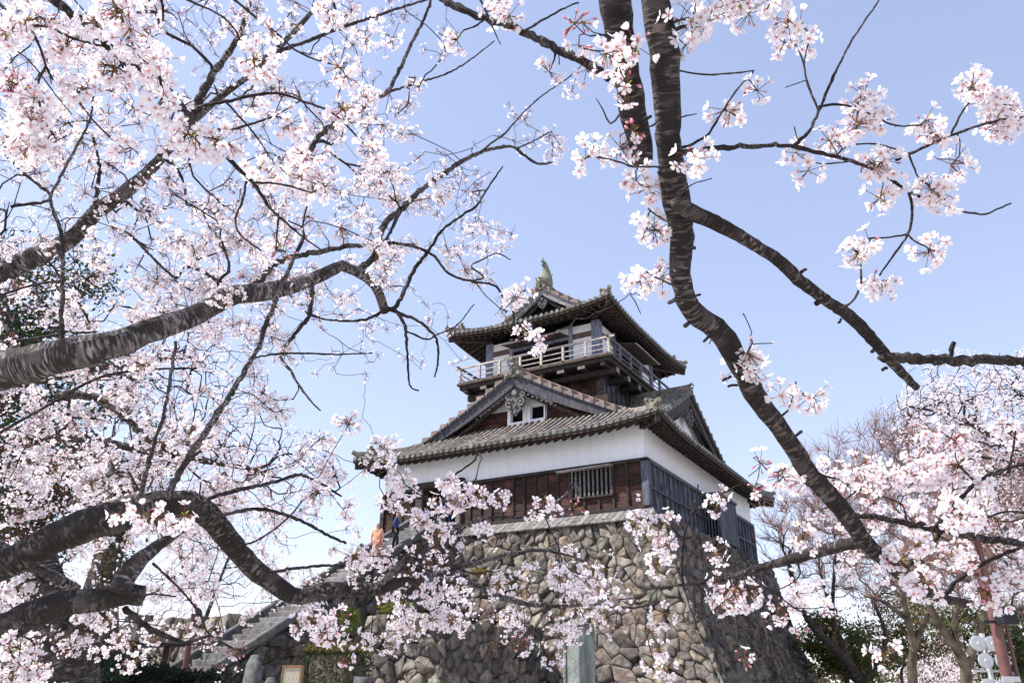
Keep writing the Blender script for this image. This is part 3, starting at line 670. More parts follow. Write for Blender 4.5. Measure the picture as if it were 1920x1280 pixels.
def clip(poly, p, n):
    out = []
    for i in range(len(poly)):
        a, b = poly[i], poly[(i + 1) % len(poly)]; da = (a[0] - p[0]) * n[0] + (a[1] - p[1]) * n[1]; db = (b[0] - p[0]) * n[0] + (b[1] - p[1]) * n[1]
        if da <= 0: out.append(a)
        if (da < 0 < db) or (db < 0 < da): t = da / (da - db); out.append((a[0] + (b[0] - a[0]) * t, a[1] + (b[1] - a[1]) * t))
    return out
TINTS = [((1.0, .97, .93), 5), ((1.25, 1.13, .95), 2), ((.78, .77, .78), 4), ((1.05, .92, .87), 2), ((.85, .93, .84), 1), ((.55, .53, .52), 4), ((1.4, 1.33, 1.18), 1), ((1.1, 1.08, 1.05), 3)]
TP = np.array([q[1] for q in TINTS], float); TP /= TP.sum()
def stones(acc, c0, c1, dx=.62, dy=.46, bulge=.13, seed=1, warm=1.0):
    """c0, c1: corner polylines top->bottom (same count); stones fill the face between, bulging to the right-hand outer side"""
    rs = np.random.RandomState(seed); c0 = np.array(c0, float); c1 = np.array(c1, float)
    L = np.concatenate([[0], np.cumsum(np.linalg.norm(np.diff((c0 + c1) / 2, axis=0), axis=1))]); Ht = L[-1]
    Wd = np.linalg.norm(c1 - c0, axis=1).mean()
    def S(u, v):
        v = min(max(v, 0), Ht); u = min(max(u / Wd, 0), 1)
        a = np.array([np.interp(v, L, c0[:, k]) for k in range(3)]); b = np.array([np.interp(v, L, c1[:, k]) for k in range(3)]); return a * (1 - u) + b * u
    nn = np.cross(c0[-1] - c0[0], c1[-1] - c0[0]); nn = nn / np.linalg.norm(nn)
    nx, ny = int(Wd / dx) + 1, int(Ht / dy) + 1; dx = Wd / nx; dy = Ht / ny; G = {}
    for j in range(-1, ny + 1):
        for i in range(-1, nx + 2):
            if rs.rand() < .80: G.setdefault((i, j), []).append(((i + .5 + (.5 if j % 2 else 0) + rs.uniform(-.42, .42)) * dx, (j + .5 + rs.uniform(-.42, .42)) * dy))
            if rs.rand() < .32: G.setdefault((i, j), []).append(((i + rs.rand()) * dx, (j + rs.rand()) * dy))
    V, T, K = acc
    for j in range(ny):
        for i in range(-1, nx + 1):
          for c in G.get((i, j), ()):
            poly = [(c[0] - 1.5, c[1] - 1.2), (c[0] + 1.5, c[1] - 1.2), (c[0] + 1.5, c[1] + 1.2), (c[0] - 1.5, c[1] + 1.2)]
            for jj in (-2, -1, 0, 1, 2):
                for ii in (-2, -1, 0, 1, 2):
                  for o in G.get((i + ii, j + jj), ()):
                    if o is c: continue
                    poly = clip(poly, ((c[0] + o[0]) / 2, (c[1] + o[1]) / 2), (o[0] - c[0], o[1] - c[1]))
            for p, n in (((0, 0), (-1, 0)), ((Wd, 0), (1, 0)), ((0, 0), (0, -1)), ((0, Ht), (0, 1))): poly = clip(poly, p, n)
            if len(poly) < 3: continue
            P = np.array(poly)
            if abs(np.sum(P[:, 0] * np.roll(P[:, 1], -1) - P[:, 1] * np.roll(P[:, 0], -1))) < .03: continue
            P = np.vstack([[P[k] * .91 + P[(k + 1) % len(P)] * .09, P[k] * .09 + P[(k + 1) % len(P)] * .91] for k in range(len(P))])
            cc = P.mean(0); k = len(P); b0 = sum(len(v) for v in V); vs = []
            tx, ty = rs.uniform(-.4, .4, 2); bl = bulge * rs.uniform(.6, 1.35); sh = rs.uniform(.94, .995)
            for sc_, dep in ((sh, -.12), (sh * .985, .55 * bl), (.9, .95 * bl), (.5, 1.0 * bl)):
                for p in P:
                    q = cc + (p - cc) * sc_; s_ = S(q[0], q[1]); d = dep + (0 if dep < 0 else tx * (q[0] - cc[0]) + ty * (q[1] - cc[1]) + rs.uniform(-.03, .03)); vs.append(s_ + nn * d)
            vs.append(S(*cc) + nn * bl * 1.02)
            fs = []
            for r in range(3):
                for m in range(k): a = b0 + r * k + m; b = b0 + r * k + (m + 1) % k; fs += [(a, b, b + k), (a, b + k, a + k)]
            for m in range(k): fs.append((b0 + 3 * k + m, b0 + 3 * k + (m + 1) % k, b0 + 4 * k))
            V.append(np.array(vs)); T.append(np.array(fs)); t = np.array(TINTS[rs.choice(len(TINTS), p=TP)][0]) * rs.uniform(.8, 1.2) * warm  # sunlit wall faces coloured paler, shaded ones darker, face by face
            K.append(np.tile(t, (len(vs), 1)))
def backing(mb, c0, c1, d=-.08):
    c0 = np.array(c0, float); c1 = np.array(c1, float); nn = np.cross(c0[-1] - c0[0], c1[-1] - c0[0]); nn /= np.linalg.norm(nn)
    vs = [p + nn * d for p in c0] + [p + nn * d for p in c1]; n = len(c0); mb.add(vs, [(i, n + i, n + i + 1, i + 1) for i in range(n - 1)])
def corner_stones(acc, edge, da, db, sa=1.0, seed=3):
    """alternating long corner blocks down an edge; da, db: unit directions along the two faces"""
    rs = np.random.RandomState(seed); edge = np.array(edge, float); da = np.array(da, float); db = np.array(db, float); L = np.concatenate([[0], np.cumsum(np.linalg.norm(np.diff(edge, axis=0), axis=1))]); v = 0.; k = 0; V, T, K = acc
    while v < L[-1] - .2:
        h = rs.uniform(.42, .62); la, lb = (1.15, .6) if k % 2 else (.62, 1.15); la *= sa * rs.uniform(.85, 1.15); lb *= sa * rs.uniform(.85, 1.15)
        P = [np.array([np.interp(q, L, edge[:, m]) for m in range(3)]) for q in (v + .03, v + h - .02)]
        b0 = sum(len(x) for x in V); vs = []; n = 4
        out = -(da + db) * .02
        gr = [(0, 0), (.33, 0), (.66, 0), (1, 0), (1, .33), (1, .66), (1, 1), (.66, 1), (.33, 1), (0, 1), (0, .66), (0, .33)]
        for r, (z, ins) in enumerate(((0., .07), (.12, .0), (.5, -.03), (.88, .0), (1., .07))):
            c = P[0] * (1 - z) + P[1] * z + out
            for (u, w_) in gr:
                uu = (u - .5) * (1 - 2 * ins) + .5; ww = (w_ - .5) * (1 - 2 * ins) + .5
                if u == 0 and w_ == 0: uu += .05; ww += .05
                vs.append(c + da * la * uu + db * lb * ww + rs.uniform(-.03, .03, 3))
        fs = []; m = len(gr)
        for r in range(4):
            for q in range(m): a = b0 + r * m + q; b = b0 + r * m + (q + 1) % m; fs += [(a, b, b + m), (a, b + m, a + m)]
        for r in (0, 4):
            c_ = b0 + 5 * m + (r > 0); vs.append(np.mean(vs[r * m:r * m + m], axis=0))
            for q in range(m): fs.append((c_, b0 + r * m + q, b0 + r * m + (q + 1) % m))
        V.append(np.array(vs)); T.append(np.array(fs)); t = np.array([1.2, 1.1, .98]) * rs.uniform(.6, 1.05); K.append(np.tile(t, (len(vs), 1))); v += h; k += 1
def stone_thing(name, label, cat, faces, corners=(), loc=(0, 0, GZ), group=None, caps=None):
    acc = ([], [], []); bk = MB()
    for n, f in enumerate(faces):
        kw = dict(f[2]) if len(f) > 2 else {}; stones(acc, f[0], f[1], seed=11 + n, **kw); backing(bk, f[0], f[1])
    for c in corners: corner_stones(acc, *c)
    o = thing(name, label, cat, loc, group)
    arr_mesh('stones', np.vstack(acc[0]), np.vstack(acc[1]), np.vstack(acc[2]), M['stone'], o, False)
    if caps: caps(bk)
    bk.build('wall_core', M['gap'], o); return o
# keep base: curved batter
zs = [-.55, -1.0, -2.2, -3.4, -5., -6.7, -9.]
def off(z): z = -z; return .62 + .18 * z + .028 * z * z
def offf(z): z = -z; return .55 + .12 * z + .012 * z * z
NR = [(off(z) + .25, -off(z), z) for z in zs]; NL = [(-W1 - off(z), -off(z), z) for z in zs]
FR = [(offf(z) + .1, D1 + off(z), z) for z in zs]; FL = [(-W1 - off(z), D1 + off(z), z) for z in zs]
def capb(mb): mb.add([(NR[0][0] - .1, NR[0][1] + .1, -.6), (FR[0][0], FR[0][1], -.6), (FL[0][0], FL[0][1], -.6), (NL[0][0], NL[0][1] + .1, -.6)], [(0, 1, 2, 3)])
stone_thing('castle_base_wall', 'tall curving castle base of rough fieldstones, its right face in shade', 'stone wall',
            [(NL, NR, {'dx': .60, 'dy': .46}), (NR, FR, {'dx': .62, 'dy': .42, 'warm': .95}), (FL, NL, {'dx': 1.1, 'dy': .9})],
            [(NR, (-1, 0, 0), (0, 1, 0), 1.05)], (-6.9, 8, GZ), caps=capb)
# projecting bastion beside the stairs
bz = [-4.75, -5.6, -7., -9.]
bf = lambda z: .12 * (-4.75 - z)
B0 = [(-6.9 - bf(z) * .3, -8.6 - bf(z), z) for z in bz]; B1 = [(-3.75 + bf(z), -8.6 - bf(z), z) for z in bz]; B2 = [(-3.75 + bf(z), -1.2, z) for z in bz]; B3 = [(-6.9 - bf(z) * .3, -1.2, z) for z in bz]
def capt(mb): mb.add([(-6.9, -8.5, -4.8), (-3.8, -8.5, -4.8), (-3.8, -1, -4.8), (-6.9, -1, -4.8)], [(0, 1, 2, 3)])
stone_thing('stone_bastion', 'low rough stone block jutting out left of the grey stele, its front sunlit', 'stone wall',
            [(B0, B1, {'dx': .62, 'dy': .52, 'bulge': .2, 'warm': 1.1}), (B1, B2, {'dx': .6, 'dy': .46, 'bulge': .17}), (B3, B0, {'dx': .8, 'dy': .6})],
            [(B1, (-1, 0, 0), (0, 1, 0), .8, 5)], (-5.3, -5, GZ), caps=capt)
# staircase
ST = thing('stone_stairs', 'long straight flight of grey stone steps with side kerbs climbing to the keep door', 'stairs', (-10.3, -16.2, GZ))
rise, tread = .214, .375; nst = 41; y0s = -16.4; z0s = GZ
for i in range(nst):
    y = y0s + i * tread; z = z0s + (i + 1) * rise; mb = MB()
    xs_ = np.linspace(-11.15, -9.45, 8); vs = []
    for x in xs_:
        jz = random.uniform(-.012, .012); jy = random.uniform(-.02, .02)
        vs += [(x, y + jy, z - rise - .25), (x, y + jy, z + jz - .015), (x, y + .03 + jy, z + jz), (x, y + tread + .05, z + jz)]
    mb.add(vs, [(k * 4 + j, k * 4 + j + 1, (k + 1) * 4 + j + 1, (k + 1) * 4 + j) for k in range(7) for j in range(3)], rt(.75, 1.25))
    mb.build('step', M['step'], ST)
for x0, x1 in ((-11.4, -11.18), (-9.42, -9.2)):
    mb = MB(); n = 13
    for i in range(n):
        a = i / n; b = (i + .985) / n; Ln = nst * tread; za = lambda f: z0s + .33 + f * Ln * rise / tread; ya = lambda f: y0s - .1 + f * Ln; t = rt(.5, .8)
        mb.hexa([(x0, ya(a), za(a) - .32), (x1, ya(a), za(a) - .32), (x1, ya(b), za(b) - .32), (x0, ya(b), za(b) - .32), (x0, ya(a), za(a)), (x1, ya(a), za(a)), (x1, ya(b), za(b)), (x0, ya(b), za(b))], t)
    mb.build('side_kerb', M['step'], ST, bevel=.03)
# side walls of the stairs
SL = [(y, GZ + .1 + (y - y0s) * rise / tread) for y in (-16.3, -1.2)]
def stair_wall(x, name, label, flip):
    c0 = [(x, -16.3, GZ + .18), (x, -16.3, GZ + .1), (x, -16.3, GZ - .1)]
    c1 = [(x, -1.0, -.2), (x, -1.0, -4.5), (x, -1.0, GZ - .1)]
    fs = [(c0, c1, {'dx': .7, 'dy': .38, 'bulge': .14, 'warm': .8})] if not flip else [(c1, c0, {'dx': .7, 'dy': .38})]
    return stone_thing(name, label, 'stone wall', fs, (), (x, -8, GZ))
stair_wall(-9.2, 'retaining_wall', 'shaded fieldstone wall sloping under the right kerb of the stairs', False)
lz = [-4.35, -5.5, -7, -9.]
L0 = [(-19, -7.6 - .15 * (-4.35 - z), z) for z in lz]; L1 = [(-11.5, -7.6 - .15 * (-4.35 - z), z) for z in lz]
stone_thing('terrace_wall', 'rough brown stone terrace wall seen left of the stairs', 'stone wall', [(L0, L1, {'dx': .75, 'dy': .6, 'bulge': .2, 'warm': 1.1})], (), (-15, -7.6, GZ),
            caps=lambda mb: mb.add([(-19, -7.5, -4.4), (-11.5, -7.5, -4.4), (-11.5, 0, -4.4), (-19, 0, -4.4)], [(0, 1, 2, 3)]))

# ================================================================ SMALL THINGS ROUND THE BASE
def rock_slab(name, label, cat, c, w_, d_, h_, m, lean=(0, 0), rough=.04, top='round', rot=0., seed=1):
    rs = np.random.RandomState(seed); tb = []; n = 16; m_ = 14; V = []
    for j in range(m_ + 1):
        z = h_ * j / m_; f = 1.0 if top == 'flat' else (1 - .12 * (j / m_)) * (1 if j < m_ - 3 else [1, .93, .78, .42][j - m_ + 3])
        for i in range(n):
            a = 2 * math.pi * i / n; p = 4.0 if top == 'flat' else 2.6; ca, sa = math.cos(a), math.sin(a); r = (abs(ca) ** p + abs(sa) ** p) ** (-1 / p)
            x = ca * r * w_ / 2 * f; y = sa * r * d_ / 2 * f; V.append((x + lean[0] * z + rs.uniform(-rough, rough), y + lean[1] * z + rs.uniform(-rough, rough), z + (rs.uniform(-rough, rough) if j else 0)))
    V.append((lean[0] * h_, lean[1] * h_, h_ + (.0 if top == 'flat' else .02))); F = []
    for j in range(m_):
        for i in range(n): a = j * n + i; b = j * n + (i + 1) % n; F += [(a, b, b + n), (a, b + n, a + n)]
    for i in range(n): F.append((m_ * n + i, m_ * n + (i + 1) % n, len(V) - 1))
    V = np.array(V); R = np.array([[math.cos(rot), -math.sin(rot), 0], [math.sin(rot), math.cos(rot), 0], [0, 0, 1]]); V = V @ R.T + np.array(c)
    o = arr_mesh(name, V, F, np.ones((len(V), 3)), m, None, top != 'flat'); return o
# tall stele with a sunken panel
p = at(1085, 1170, 15.0); sx, sy = p[0], p[1]; topz = p[2]
se = thing('stone_stele', 'tall square grey green stone stele with sunken front panel, before the castle base', 'monument', (sx, sy, GZ))
a_ = math.radians(-18); ex = np.array((math.cos(a_), math.sin(a_), 0)); ey = np.array((-math.sin(a_), math.cos(a_), 0)); wq = .215
def bx_(mb, u0, u1, v0, v1, z0, z1, t=(1, 1, 1)):
    v = [np.array((sx, sy, 0)) + ex * u + ey * v_ + np.array([0, 0, z]) for z in (z0, z1) for u, v_ in ((u0, v0), (u1, v0), (u1, v1), (u0, v1))]; mb.hexa(v, t)
mb = MB(); bx_(mb, -wq, wq, -wq + .03, wq, GZ, topz - .02); bx_(mb, -wq, -wq + .07, -wq - .01, -wq + .03, GZ, topz); bx_(mb, wq - .06, wq, -wq - .01, -wq + .03, GZ, topz); bx_(mb, -wq + .07, wq - .06, -wq - .01, -wq + .03, topz - .32, topz)
bx_(mb, -wq + .02, wq - .02, -wq + .03, wq - .02, topz - .02, topz + .025)
mb.build('shaft', M['stele'], se, bevel=.018)
mb = MB(); bx_(mb, -wq - .18, wq + .18, -wq - .18, wq + .18, GZ, GZ + .35); mb.build('plinth', M['stele'], se, bevel=.02)
# round-topped leaning marker
p = at(478, 1228, 16); tag(rock_slab('stone_marker', '', '', (p[0] + .05, p[1], GZ), .62, .34, p[2] - GZ, M['marker'], (-.03, 0), .012, 'round', -.4, 4), 'rough round topped grey stone marker standing beside the foot of the stairs', 'stone marker')
for (px, py, t, w_, lab) in ((690 - 10, 1268, 15.5, .3, 'small squared grey stone post in front of the rough bastion'), (508, 1270, 15.5, .34, 'low rounded grey boulder between the stone marker and the notice board')):
    p = at(px, py, t); tag(rock_slab('stone_post' if w_ < .32 else 'boulder', '', '', (p[0], p[1], GZ), w_, w_, p[2] - GZ, M['marker'], (0, 0), .008, 'flat' if w_ < .32 else 'round', .3, 6), lab, 'stone post' if w_ < .32 else 'boulder')
# notice board
p = at(551, 1246, 14.5); nb = thing('notice_board', 'small cream notice board in a brown wooden frame by the stairs', 'sign', (p[0], p[1], GZ))
a_ = math.radians(12); nx_ = np.array((math.cos(a_), math.sin(a_), 0)); ny_ = np.array((math.sin(a_), -math.cos(a_), 0)); O = np.array((p[0], p[1], 0.)); tz = p[2]
def nbx(mb, u0, u1, n0, n1, z0, z1, t=(1, 1, 1)):
    v = [O + nx_ * u + ny_ * n + np.array([0, 0, z]) for z in (z0, z1) for u, n in ((u0, n0), (u1, n0), (u1, n1), (u0, n1))]; mb.hexa(v, t)
bw, bh = .21, .62
mb = MB(); nbx(mb, -bw, bw, -.02, .02, tz - bh, tz); nbx(mb, -bw, -bw + .035, .02, .045, tz - bh, tz); nbx(mb, bw - .035, bw, .02, .045, tz - bh, tz); nbx(mb, -bw + .035, bw - .035, .02, .045, tz - .05, tz); nbx(mb, -bw + .035, bw - .035, .02, .045, tz - bh, tz - bh + .04); mb.build('frame', M['board'], nb)
mb = MB(); nbx(mb, -bw + .035, bw - .035, .02, .026, tz - bh + .04, tz - .05); pn = mb.build('panel', M['paper'], nb)
mb = MB(); rs = np.random.RandomState(5)
for i in range(11):
    u = bw - .055 - i * .028; z = tz - .07
    while z > tz - (.3 if i == 10 else .54): l = rs.uniform(.006, .014); nbx(mb, u - .005, u + .005, .027, .029, z - l, z); z -= l + .007
mb.build('text', M['ink'], pn)
mb = MB(); nbx(mb, -bw + .02, -bw + .08, -.06, -.02, GZ, tz - .1); nbx(mb, bw - .08, bw - .02, -.06, -.02, GZ, tz - .1); mb.build('leg', M['board'], nb)

# ---------------- foliage clouds
def leaf_mesh(name, ctr, size, col, mtl, parent, seed=1, flat=.0, jit=.25):
    """one bent leaf-like quad pair per centre"""
    rs = np.random.RandomState(seed); n = len(ctr); d = rs.normal(size=(n, 3)); d /= np.linalg.norm(d, axis=1, keepdims=True); e = rs.normal(size=(n, 3)); e -= (e * d).sum(1, keepdims=True) * d; e /= np.linalg.norm(e, axis=1, keepdims=True)
    s = np.broadcast_to(size, (n,))[:, None] * rs.uniform(.6, 1.3, (n, 1)); f = np.cross(d, e)
    V = np.stack([ctr - d * s * .5, ctr + e * s * .28 + f * s * .06, ctr + d * s * .5, ctr - e * s * .28 + f * s * .06], 1).reshape(-1, 3)
    b = np.arange(n)[:, None] * 4; T = np.concatenate([b + [0, 1, 2], b + [0, 2, 3]], 0)
    c = np.broadcast_to(col, (n, 3)) * rs.uniform(1 - jit, 1 + jit, (n, 1)); return arr_mesh(name, V, T, np.repeat(c, 4, 0), mtl, parent, False)
def clump_pts(rs, c, r, n, k=14, shell=.55):
    """n points gathered in k sub-clumps within an ellipsoid"""
    c = np.array(c, float); r = np.array(r, float); d = rs.normal(size=(k, 3)); d /= np.linalg.norm(d, axis=1, keepdims=True); cc = c + d * r * rs.uniform(shell, 1, (k, 1)); i = rs.randint(0, k, n)
    q = rs.normal(size=(n, 3)); q /= np.linalg.norm(q, axis=1, keepdims=True); return cc[i] + q * r * .42 * rs.uniform(.2, 1, (n, 1)) ** .6
def bush(label, name, cat, c, r, n, size, col, group=None, seed=3, k=16, stem=True):
    rs = np.random.RandomState(seed); o = thing(name, label, cat, (c[0], c[1], c[2] - r[2]), group)
    leaf_mesh('foliage', clump_pts(rs, c, r, n, k, .25), size, col, M['foliage'], o, seed)
    if stem:
        tb = Tubes()
        for _ in range(5): e = np.array(c) + rs.uniform(-.6, .6, 3) * r; tb.add(catmull([(c[0], c[1], c[2] - r[2]), (np.array(c) + e) / 2 + rs.uniform(-.1, .1, 3), e], .15), np.linspace(.03, .008, len(catmull([(c[0], c[1], c[2] - r[2]), (np.array(c) + e) / 2, e], .15))) if False else .02, 5)
        tb.build('stem', M['bark_dark'], o)
    return o
# clipped hedge in the recess between stairs and bastion
rs = np.random.RandomState(2); hc = at(632, 1245, 18.5); n = 9000
pts = np.stack([rs.uniform(-1, 1, n), rs.uniform(-1, 1, n), rs.uniform(-1, 1, n)], 1); ax = rs.randint(0, 3, n); pts[np.arange(n), ax] = np.sign(pts[np.arange(n), ax]) * rs.uniform(.86, 1.03, n)
hz0, hz1 = GZ, at(632, 1210, 18.5)[2]; pts = pts * np.array([.68, .5, (hz1 - hz0) / 2]) + np.array([hc[0], hc[1], (hz0 + hz1) / 2]) + rs.normal(size=(n, 3)) * .03
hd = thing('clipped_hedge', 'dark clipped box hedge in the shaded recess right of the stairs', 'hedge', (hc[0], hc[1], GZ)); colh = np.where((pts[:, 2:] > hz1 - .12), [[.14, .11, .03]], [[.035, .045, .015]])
leaf_mesh('foliage', pts, .07, colh, M['foliage'], hd, 4); mb = MB(); mb.box(hc[0] - .52, hc[0] + .52, hc[1] - .35, hc[1] + .35, GZ, hz1 - .2); mb.build('inner_branches', M['bark_far'], hd)
# weeds and shrubs rooted on the walls
k_ = 0
for (px, py, t, rr, hh, col, lab) in ((745, 1138, 26.0, .75, .16, (.16, .17, .03), 'yellow green moss tuft on top of the rough bastion'), (702, 1100, 28, .55, .5, (.035, .05, .02), 'dark leafy shrub on the base above the bastion left end'),
        (835, 1110, 27.5, .5, .3, (.10, .07, .03), 'brown green shrub growing on the wall above the bastion middle'), (950, 1095, 28.5, .55, .45, (.03, .045, .02), 'dark green shrub clinging to the castle base above the stele'),
        (902, 1072, 28.5, .4, .15, (.2, .15, .03), 'small yellow weed on the castle base left of the dark shrub'), (655, 1165, 23, .45, .5, (.09, .12, .02), 'bright green weed hanging at the stair wall recess')):
    c = at(px, py, t); k_ += 1; bush(lab, 'wall_shrub', 'shrub', c, (rr, rr, hh), 900, .07, col, 'weeds on the stone walls', 20 + k_, 10, False)

# ================================================================ TREES
def twopx(t): return t / CF                       # metres per photo pixel at depth t
# ---- flower templates (unit: flower diameter = 1, axis +Z, origin at flower heart)
def flower(cup, npet=5, rich=True, seed=0):
    rs = np.random.RandomState(seed); V = []; T = []; K = []
    for p in range(npet):
        a0 = 2 * math.pi * p / npet + rs.uniform(-.08, .08); tilt = cup + rs.uniform(-.12, .12); wd = rs.uniform(.9, 1.08)
        out = [(.05, 0), (.22, -.13), (.38, -.165), (.485, -.09), (.445, 0), (.485, .09), (.38, .165), (.22, .13)] if rich else [(.05, 0), (.3, -.17), (.47, -.07), (.47, .07), (.3, .17)]
        b = len(V); V.append((math.cos(a0) * .27 * math.cos(tilt), math.sin(a0) * .27 * math.cos(tilt), .27 * math.sin(tilt) - .03)); K.append((1, .97, .975))
        for r, s in out:
            s *= wd; z = r * math.sin(tilt) + .25 * s * s * 4 * .3 + r * r * .15; rr = r * math.cos(tilt)
            V.append((math.cos(a0) * rr - math.sin(a0) * s, math.sin(a0) * rr + math.cos(a0) * s, z)); K.append((.93, .66, .70) if r < .1 else (1, .965, .975) if r < .25 else (1, .99, .995))
        k = len(out)
        for i in range(k): T.append((b, b + 1 + i, b + 1 + (i + 1) % k))
    b = len(V)                                      # stamens: small reddish star
    for i in range(5):
        a = 2 * math.pi * (i + .5) / 5; V.append((math.cos(a) * .11, math.sin(a) * .11, .10)); K.append((.80, .55, .35))
    V.append((0, 0, .02)); K.append((.55, .16, .20))
    for i in range(5): T.append((b + i, b + (i + 1) % 5, b + 5))
    V += [(.05, 0, -.02), (-.025, .043, -.02), (-.025, -.043, -.02), (0, 0, -.2)]; b = len(V) - 4; K += [(.35, .12, .12)] * 3 + [(.30, .22, .10)]   # calyx
    T += [(b, b + 1, b + 3), (b + 1, b + 2, b + 3), (b + 2, b, b + 3)]
    return np.array(V), np.array(T), np.array(K) * np.array([.965, .96, .975])
def bud(seed=0, col=(.72, .26, .34), col2=(.9, .62, .68)):
    V = [(0, 0, .42)]; K = [col2]
    for z, r, c in ((.26, .13, col2), (.06, .14, col), (-.1, .07, (.32, .1, .11))):
        for i in range(5): a = 2 * math.pi * i / 5; V.append((math.cos(a) * r, math.sin(a) * r, z)); K.append(c)
    V.append((0, 0, -.2)); K.append((.3, .15, .1)); T = [(0, 1 + i, 1 + (i + 1) % 5) for i in range(5)]
    for q in range(2):
        for i in range(5): a = 1 + q * 5 + i; b = 1 + q * 5 + (i + 1) % 5; T += [(a, a + 5, b), (b, a + 5, b + 5)]
    T += [(11 + i, 16, 11 + (i + 1) % 5) for i in range(5)]; return np.array(V), np.array(T), np.array(K)
def leaflet(seed=0):                                # young bronze-green leaf
    V = [(0, 0, -.1), (.09, .02, .2), (0, .05, .5), (-.09, .02, .2)]; return np.array(V, float), np.array([(0, 1, 2), (0, 2, 3)]), np.array([(.30, .30, .06), (.34, .34, .07), (.45, .30, .10), (.34, .34, .07)])
TPL = [flower(.12, seed=1), flower(.32, seed=2), flower(.6, seed=3), flower(1.0, seed=4)]
TPLS = [flower(.2, rich=False, seed=5), flower(.6, rich=False, seed=6)]
BUD = bud(); LEAF = leaflet()
def frames(ax):
    ax = ax / np.linalg.norm(ax, axis=1, keepdims=True); h = np.where(np.abs(ax[:, 2:]) < .9, [[0, 0, 1.]], [[1., 0, 0]]); x = np.cross(h, ax); x /= np.linalg.norm(x, axis=1, keepdims=True); y = np.cross(ax, x); return x, y, ax
class Inst:                                         # gathers template copies into one mesh
    def __init__(s): s.V = []; s.T = []; s.K = []; s.n = 0
    def put(s, tpl, pos, axis, size, tint, rs):
        if len(pos) == 0: return
        V, T, K = tpl; x, y, z = frames(axis); a = rs.uniform(0, 6.28, len(pos))[:, None]; x2 = x * np.cos(a) + y * np.sin(a); y2 = -x * np.sin(a) + y * np.cos(a); S = np.broadcast_to(size, (len(pos),))[:, None, None]
        W = pos[:, None] + (x2[:, None] * V[None, :, :1] + y2[:, None] * V[None, :, 1:2] + z[:, None] * V[None, :, 2:]) * S
        n, k = len(pos), len(V); s.V.append(W.reshape(-1, 3)); s.T.append((T[None] + (np.arange(n) * k)[:, None, None]).reshape(-1, 3) + s.n)
        s.K.append((K[None] * np.broadcast_to(tint, (n, 3))[:, None]).reshape(-1, 3)); s.n += n * k
    def stalks(s, a, b, r, col):
        n = len(a)
        if n == 0: return
        x, y, z = frames(b - a + 1e-9); V = []
        mid = (a + b) / 2 + np.array([0, 0, -1]) * 0
        for c in (a, b):
            for k in range(3): t = 2 * math.pi * k / 3; V.append(c + (x * math.cos(t) + y * math.sin(t)) * r)
        V = np.stack(V, 1).reshape(-1, 3); F = np.array([(0, 1, 4), (0, 4, 3), (1, 2, 5), (1, 5, 4), (2, 0, 3), (2, 3, 5)])
        s.V.append(V); s.T.append((F[None] + (np.arange(n) * 6)[:, None, None]).reshape(-1, 3) + s.n); s.K.append(np.broadcast_to(col, (len(V), 3))); s.n += len(V)
    def build(s, name, parent, m=None):
        return arr_mesh(name, np.vstack(s.V), np.vstack(s.T), np.vstack(s.K), m or M['petal'], parent, False)
def cluster(inst, c, rs, n=9, fd=.033, rad=.042, style='white', small=False, up=None):
    """an umbel cluster: flowers on stalks radiating from the spur at c"""
    nb = {'white': .12, 'pink': .45, 'bud': .88, 'far': .05}[style]
    d = rs.normal(size=(n, 3)) + np.array([0, 0, -.25]); d /= np.linalg.norm(d, axis=1, keepdims=True)
    L = rad * rs.uniform(.75, 1.25, n); isb = rs.rand(n) < nb; fs = fd * rs.uniform(.85, 1.12, n); pos = c + d * L[:, None]
    pk = rs.uniform(0, 1, (n, 1)); tint = 1 - pk * np.array([[.0, .028, .012]]) * (1.5 if style != 'white' else 1)
    ax = d + rs.normal(size=(n, 3)) * .28
    if small:
        k = rs.randint(0, 2, n)
        for q in (0, 1): m_ = (~isb) & (k == q); inst.put(TPLS[q], pos[m_], ax[m_], fs[m_], tint[m_], rs)
    else:
        k = rs.choice(4, n, p=[.35, .35, .2, .1] if style == 'white' else [.1, .25, .35, .3])
        for q in range(4): m_ = (~isb) & (k == q); inst.put(TPL[q], pos[m_], ax[m_], fs[m_], tint[m_], rs)
    inst.put(BUD, pos[isb] - d[isb] * L[isb, None] * .25, ax[isb], fs[isb] * .62, np.ones((isb.sum(), 3)), rs)
    if not small:
        inst.stalks(np.repeat(c[None], n, 0), pos - d * fs[:, None] * .18, .0011 if fd > .028 else .001, (.30, .17, .08))
        nl = rs.randint(1, 4); dl = rs.normal(size=(nl, 3)); inst.put(LEAF, np.repeat(c[None], nl, 0) + dl / np.linalg.norm(dl, axis=1, keepdims=True) * .006, dl, fd * rs.uniform(.5, .95, nl), np.ones((nl, 3)), rs)

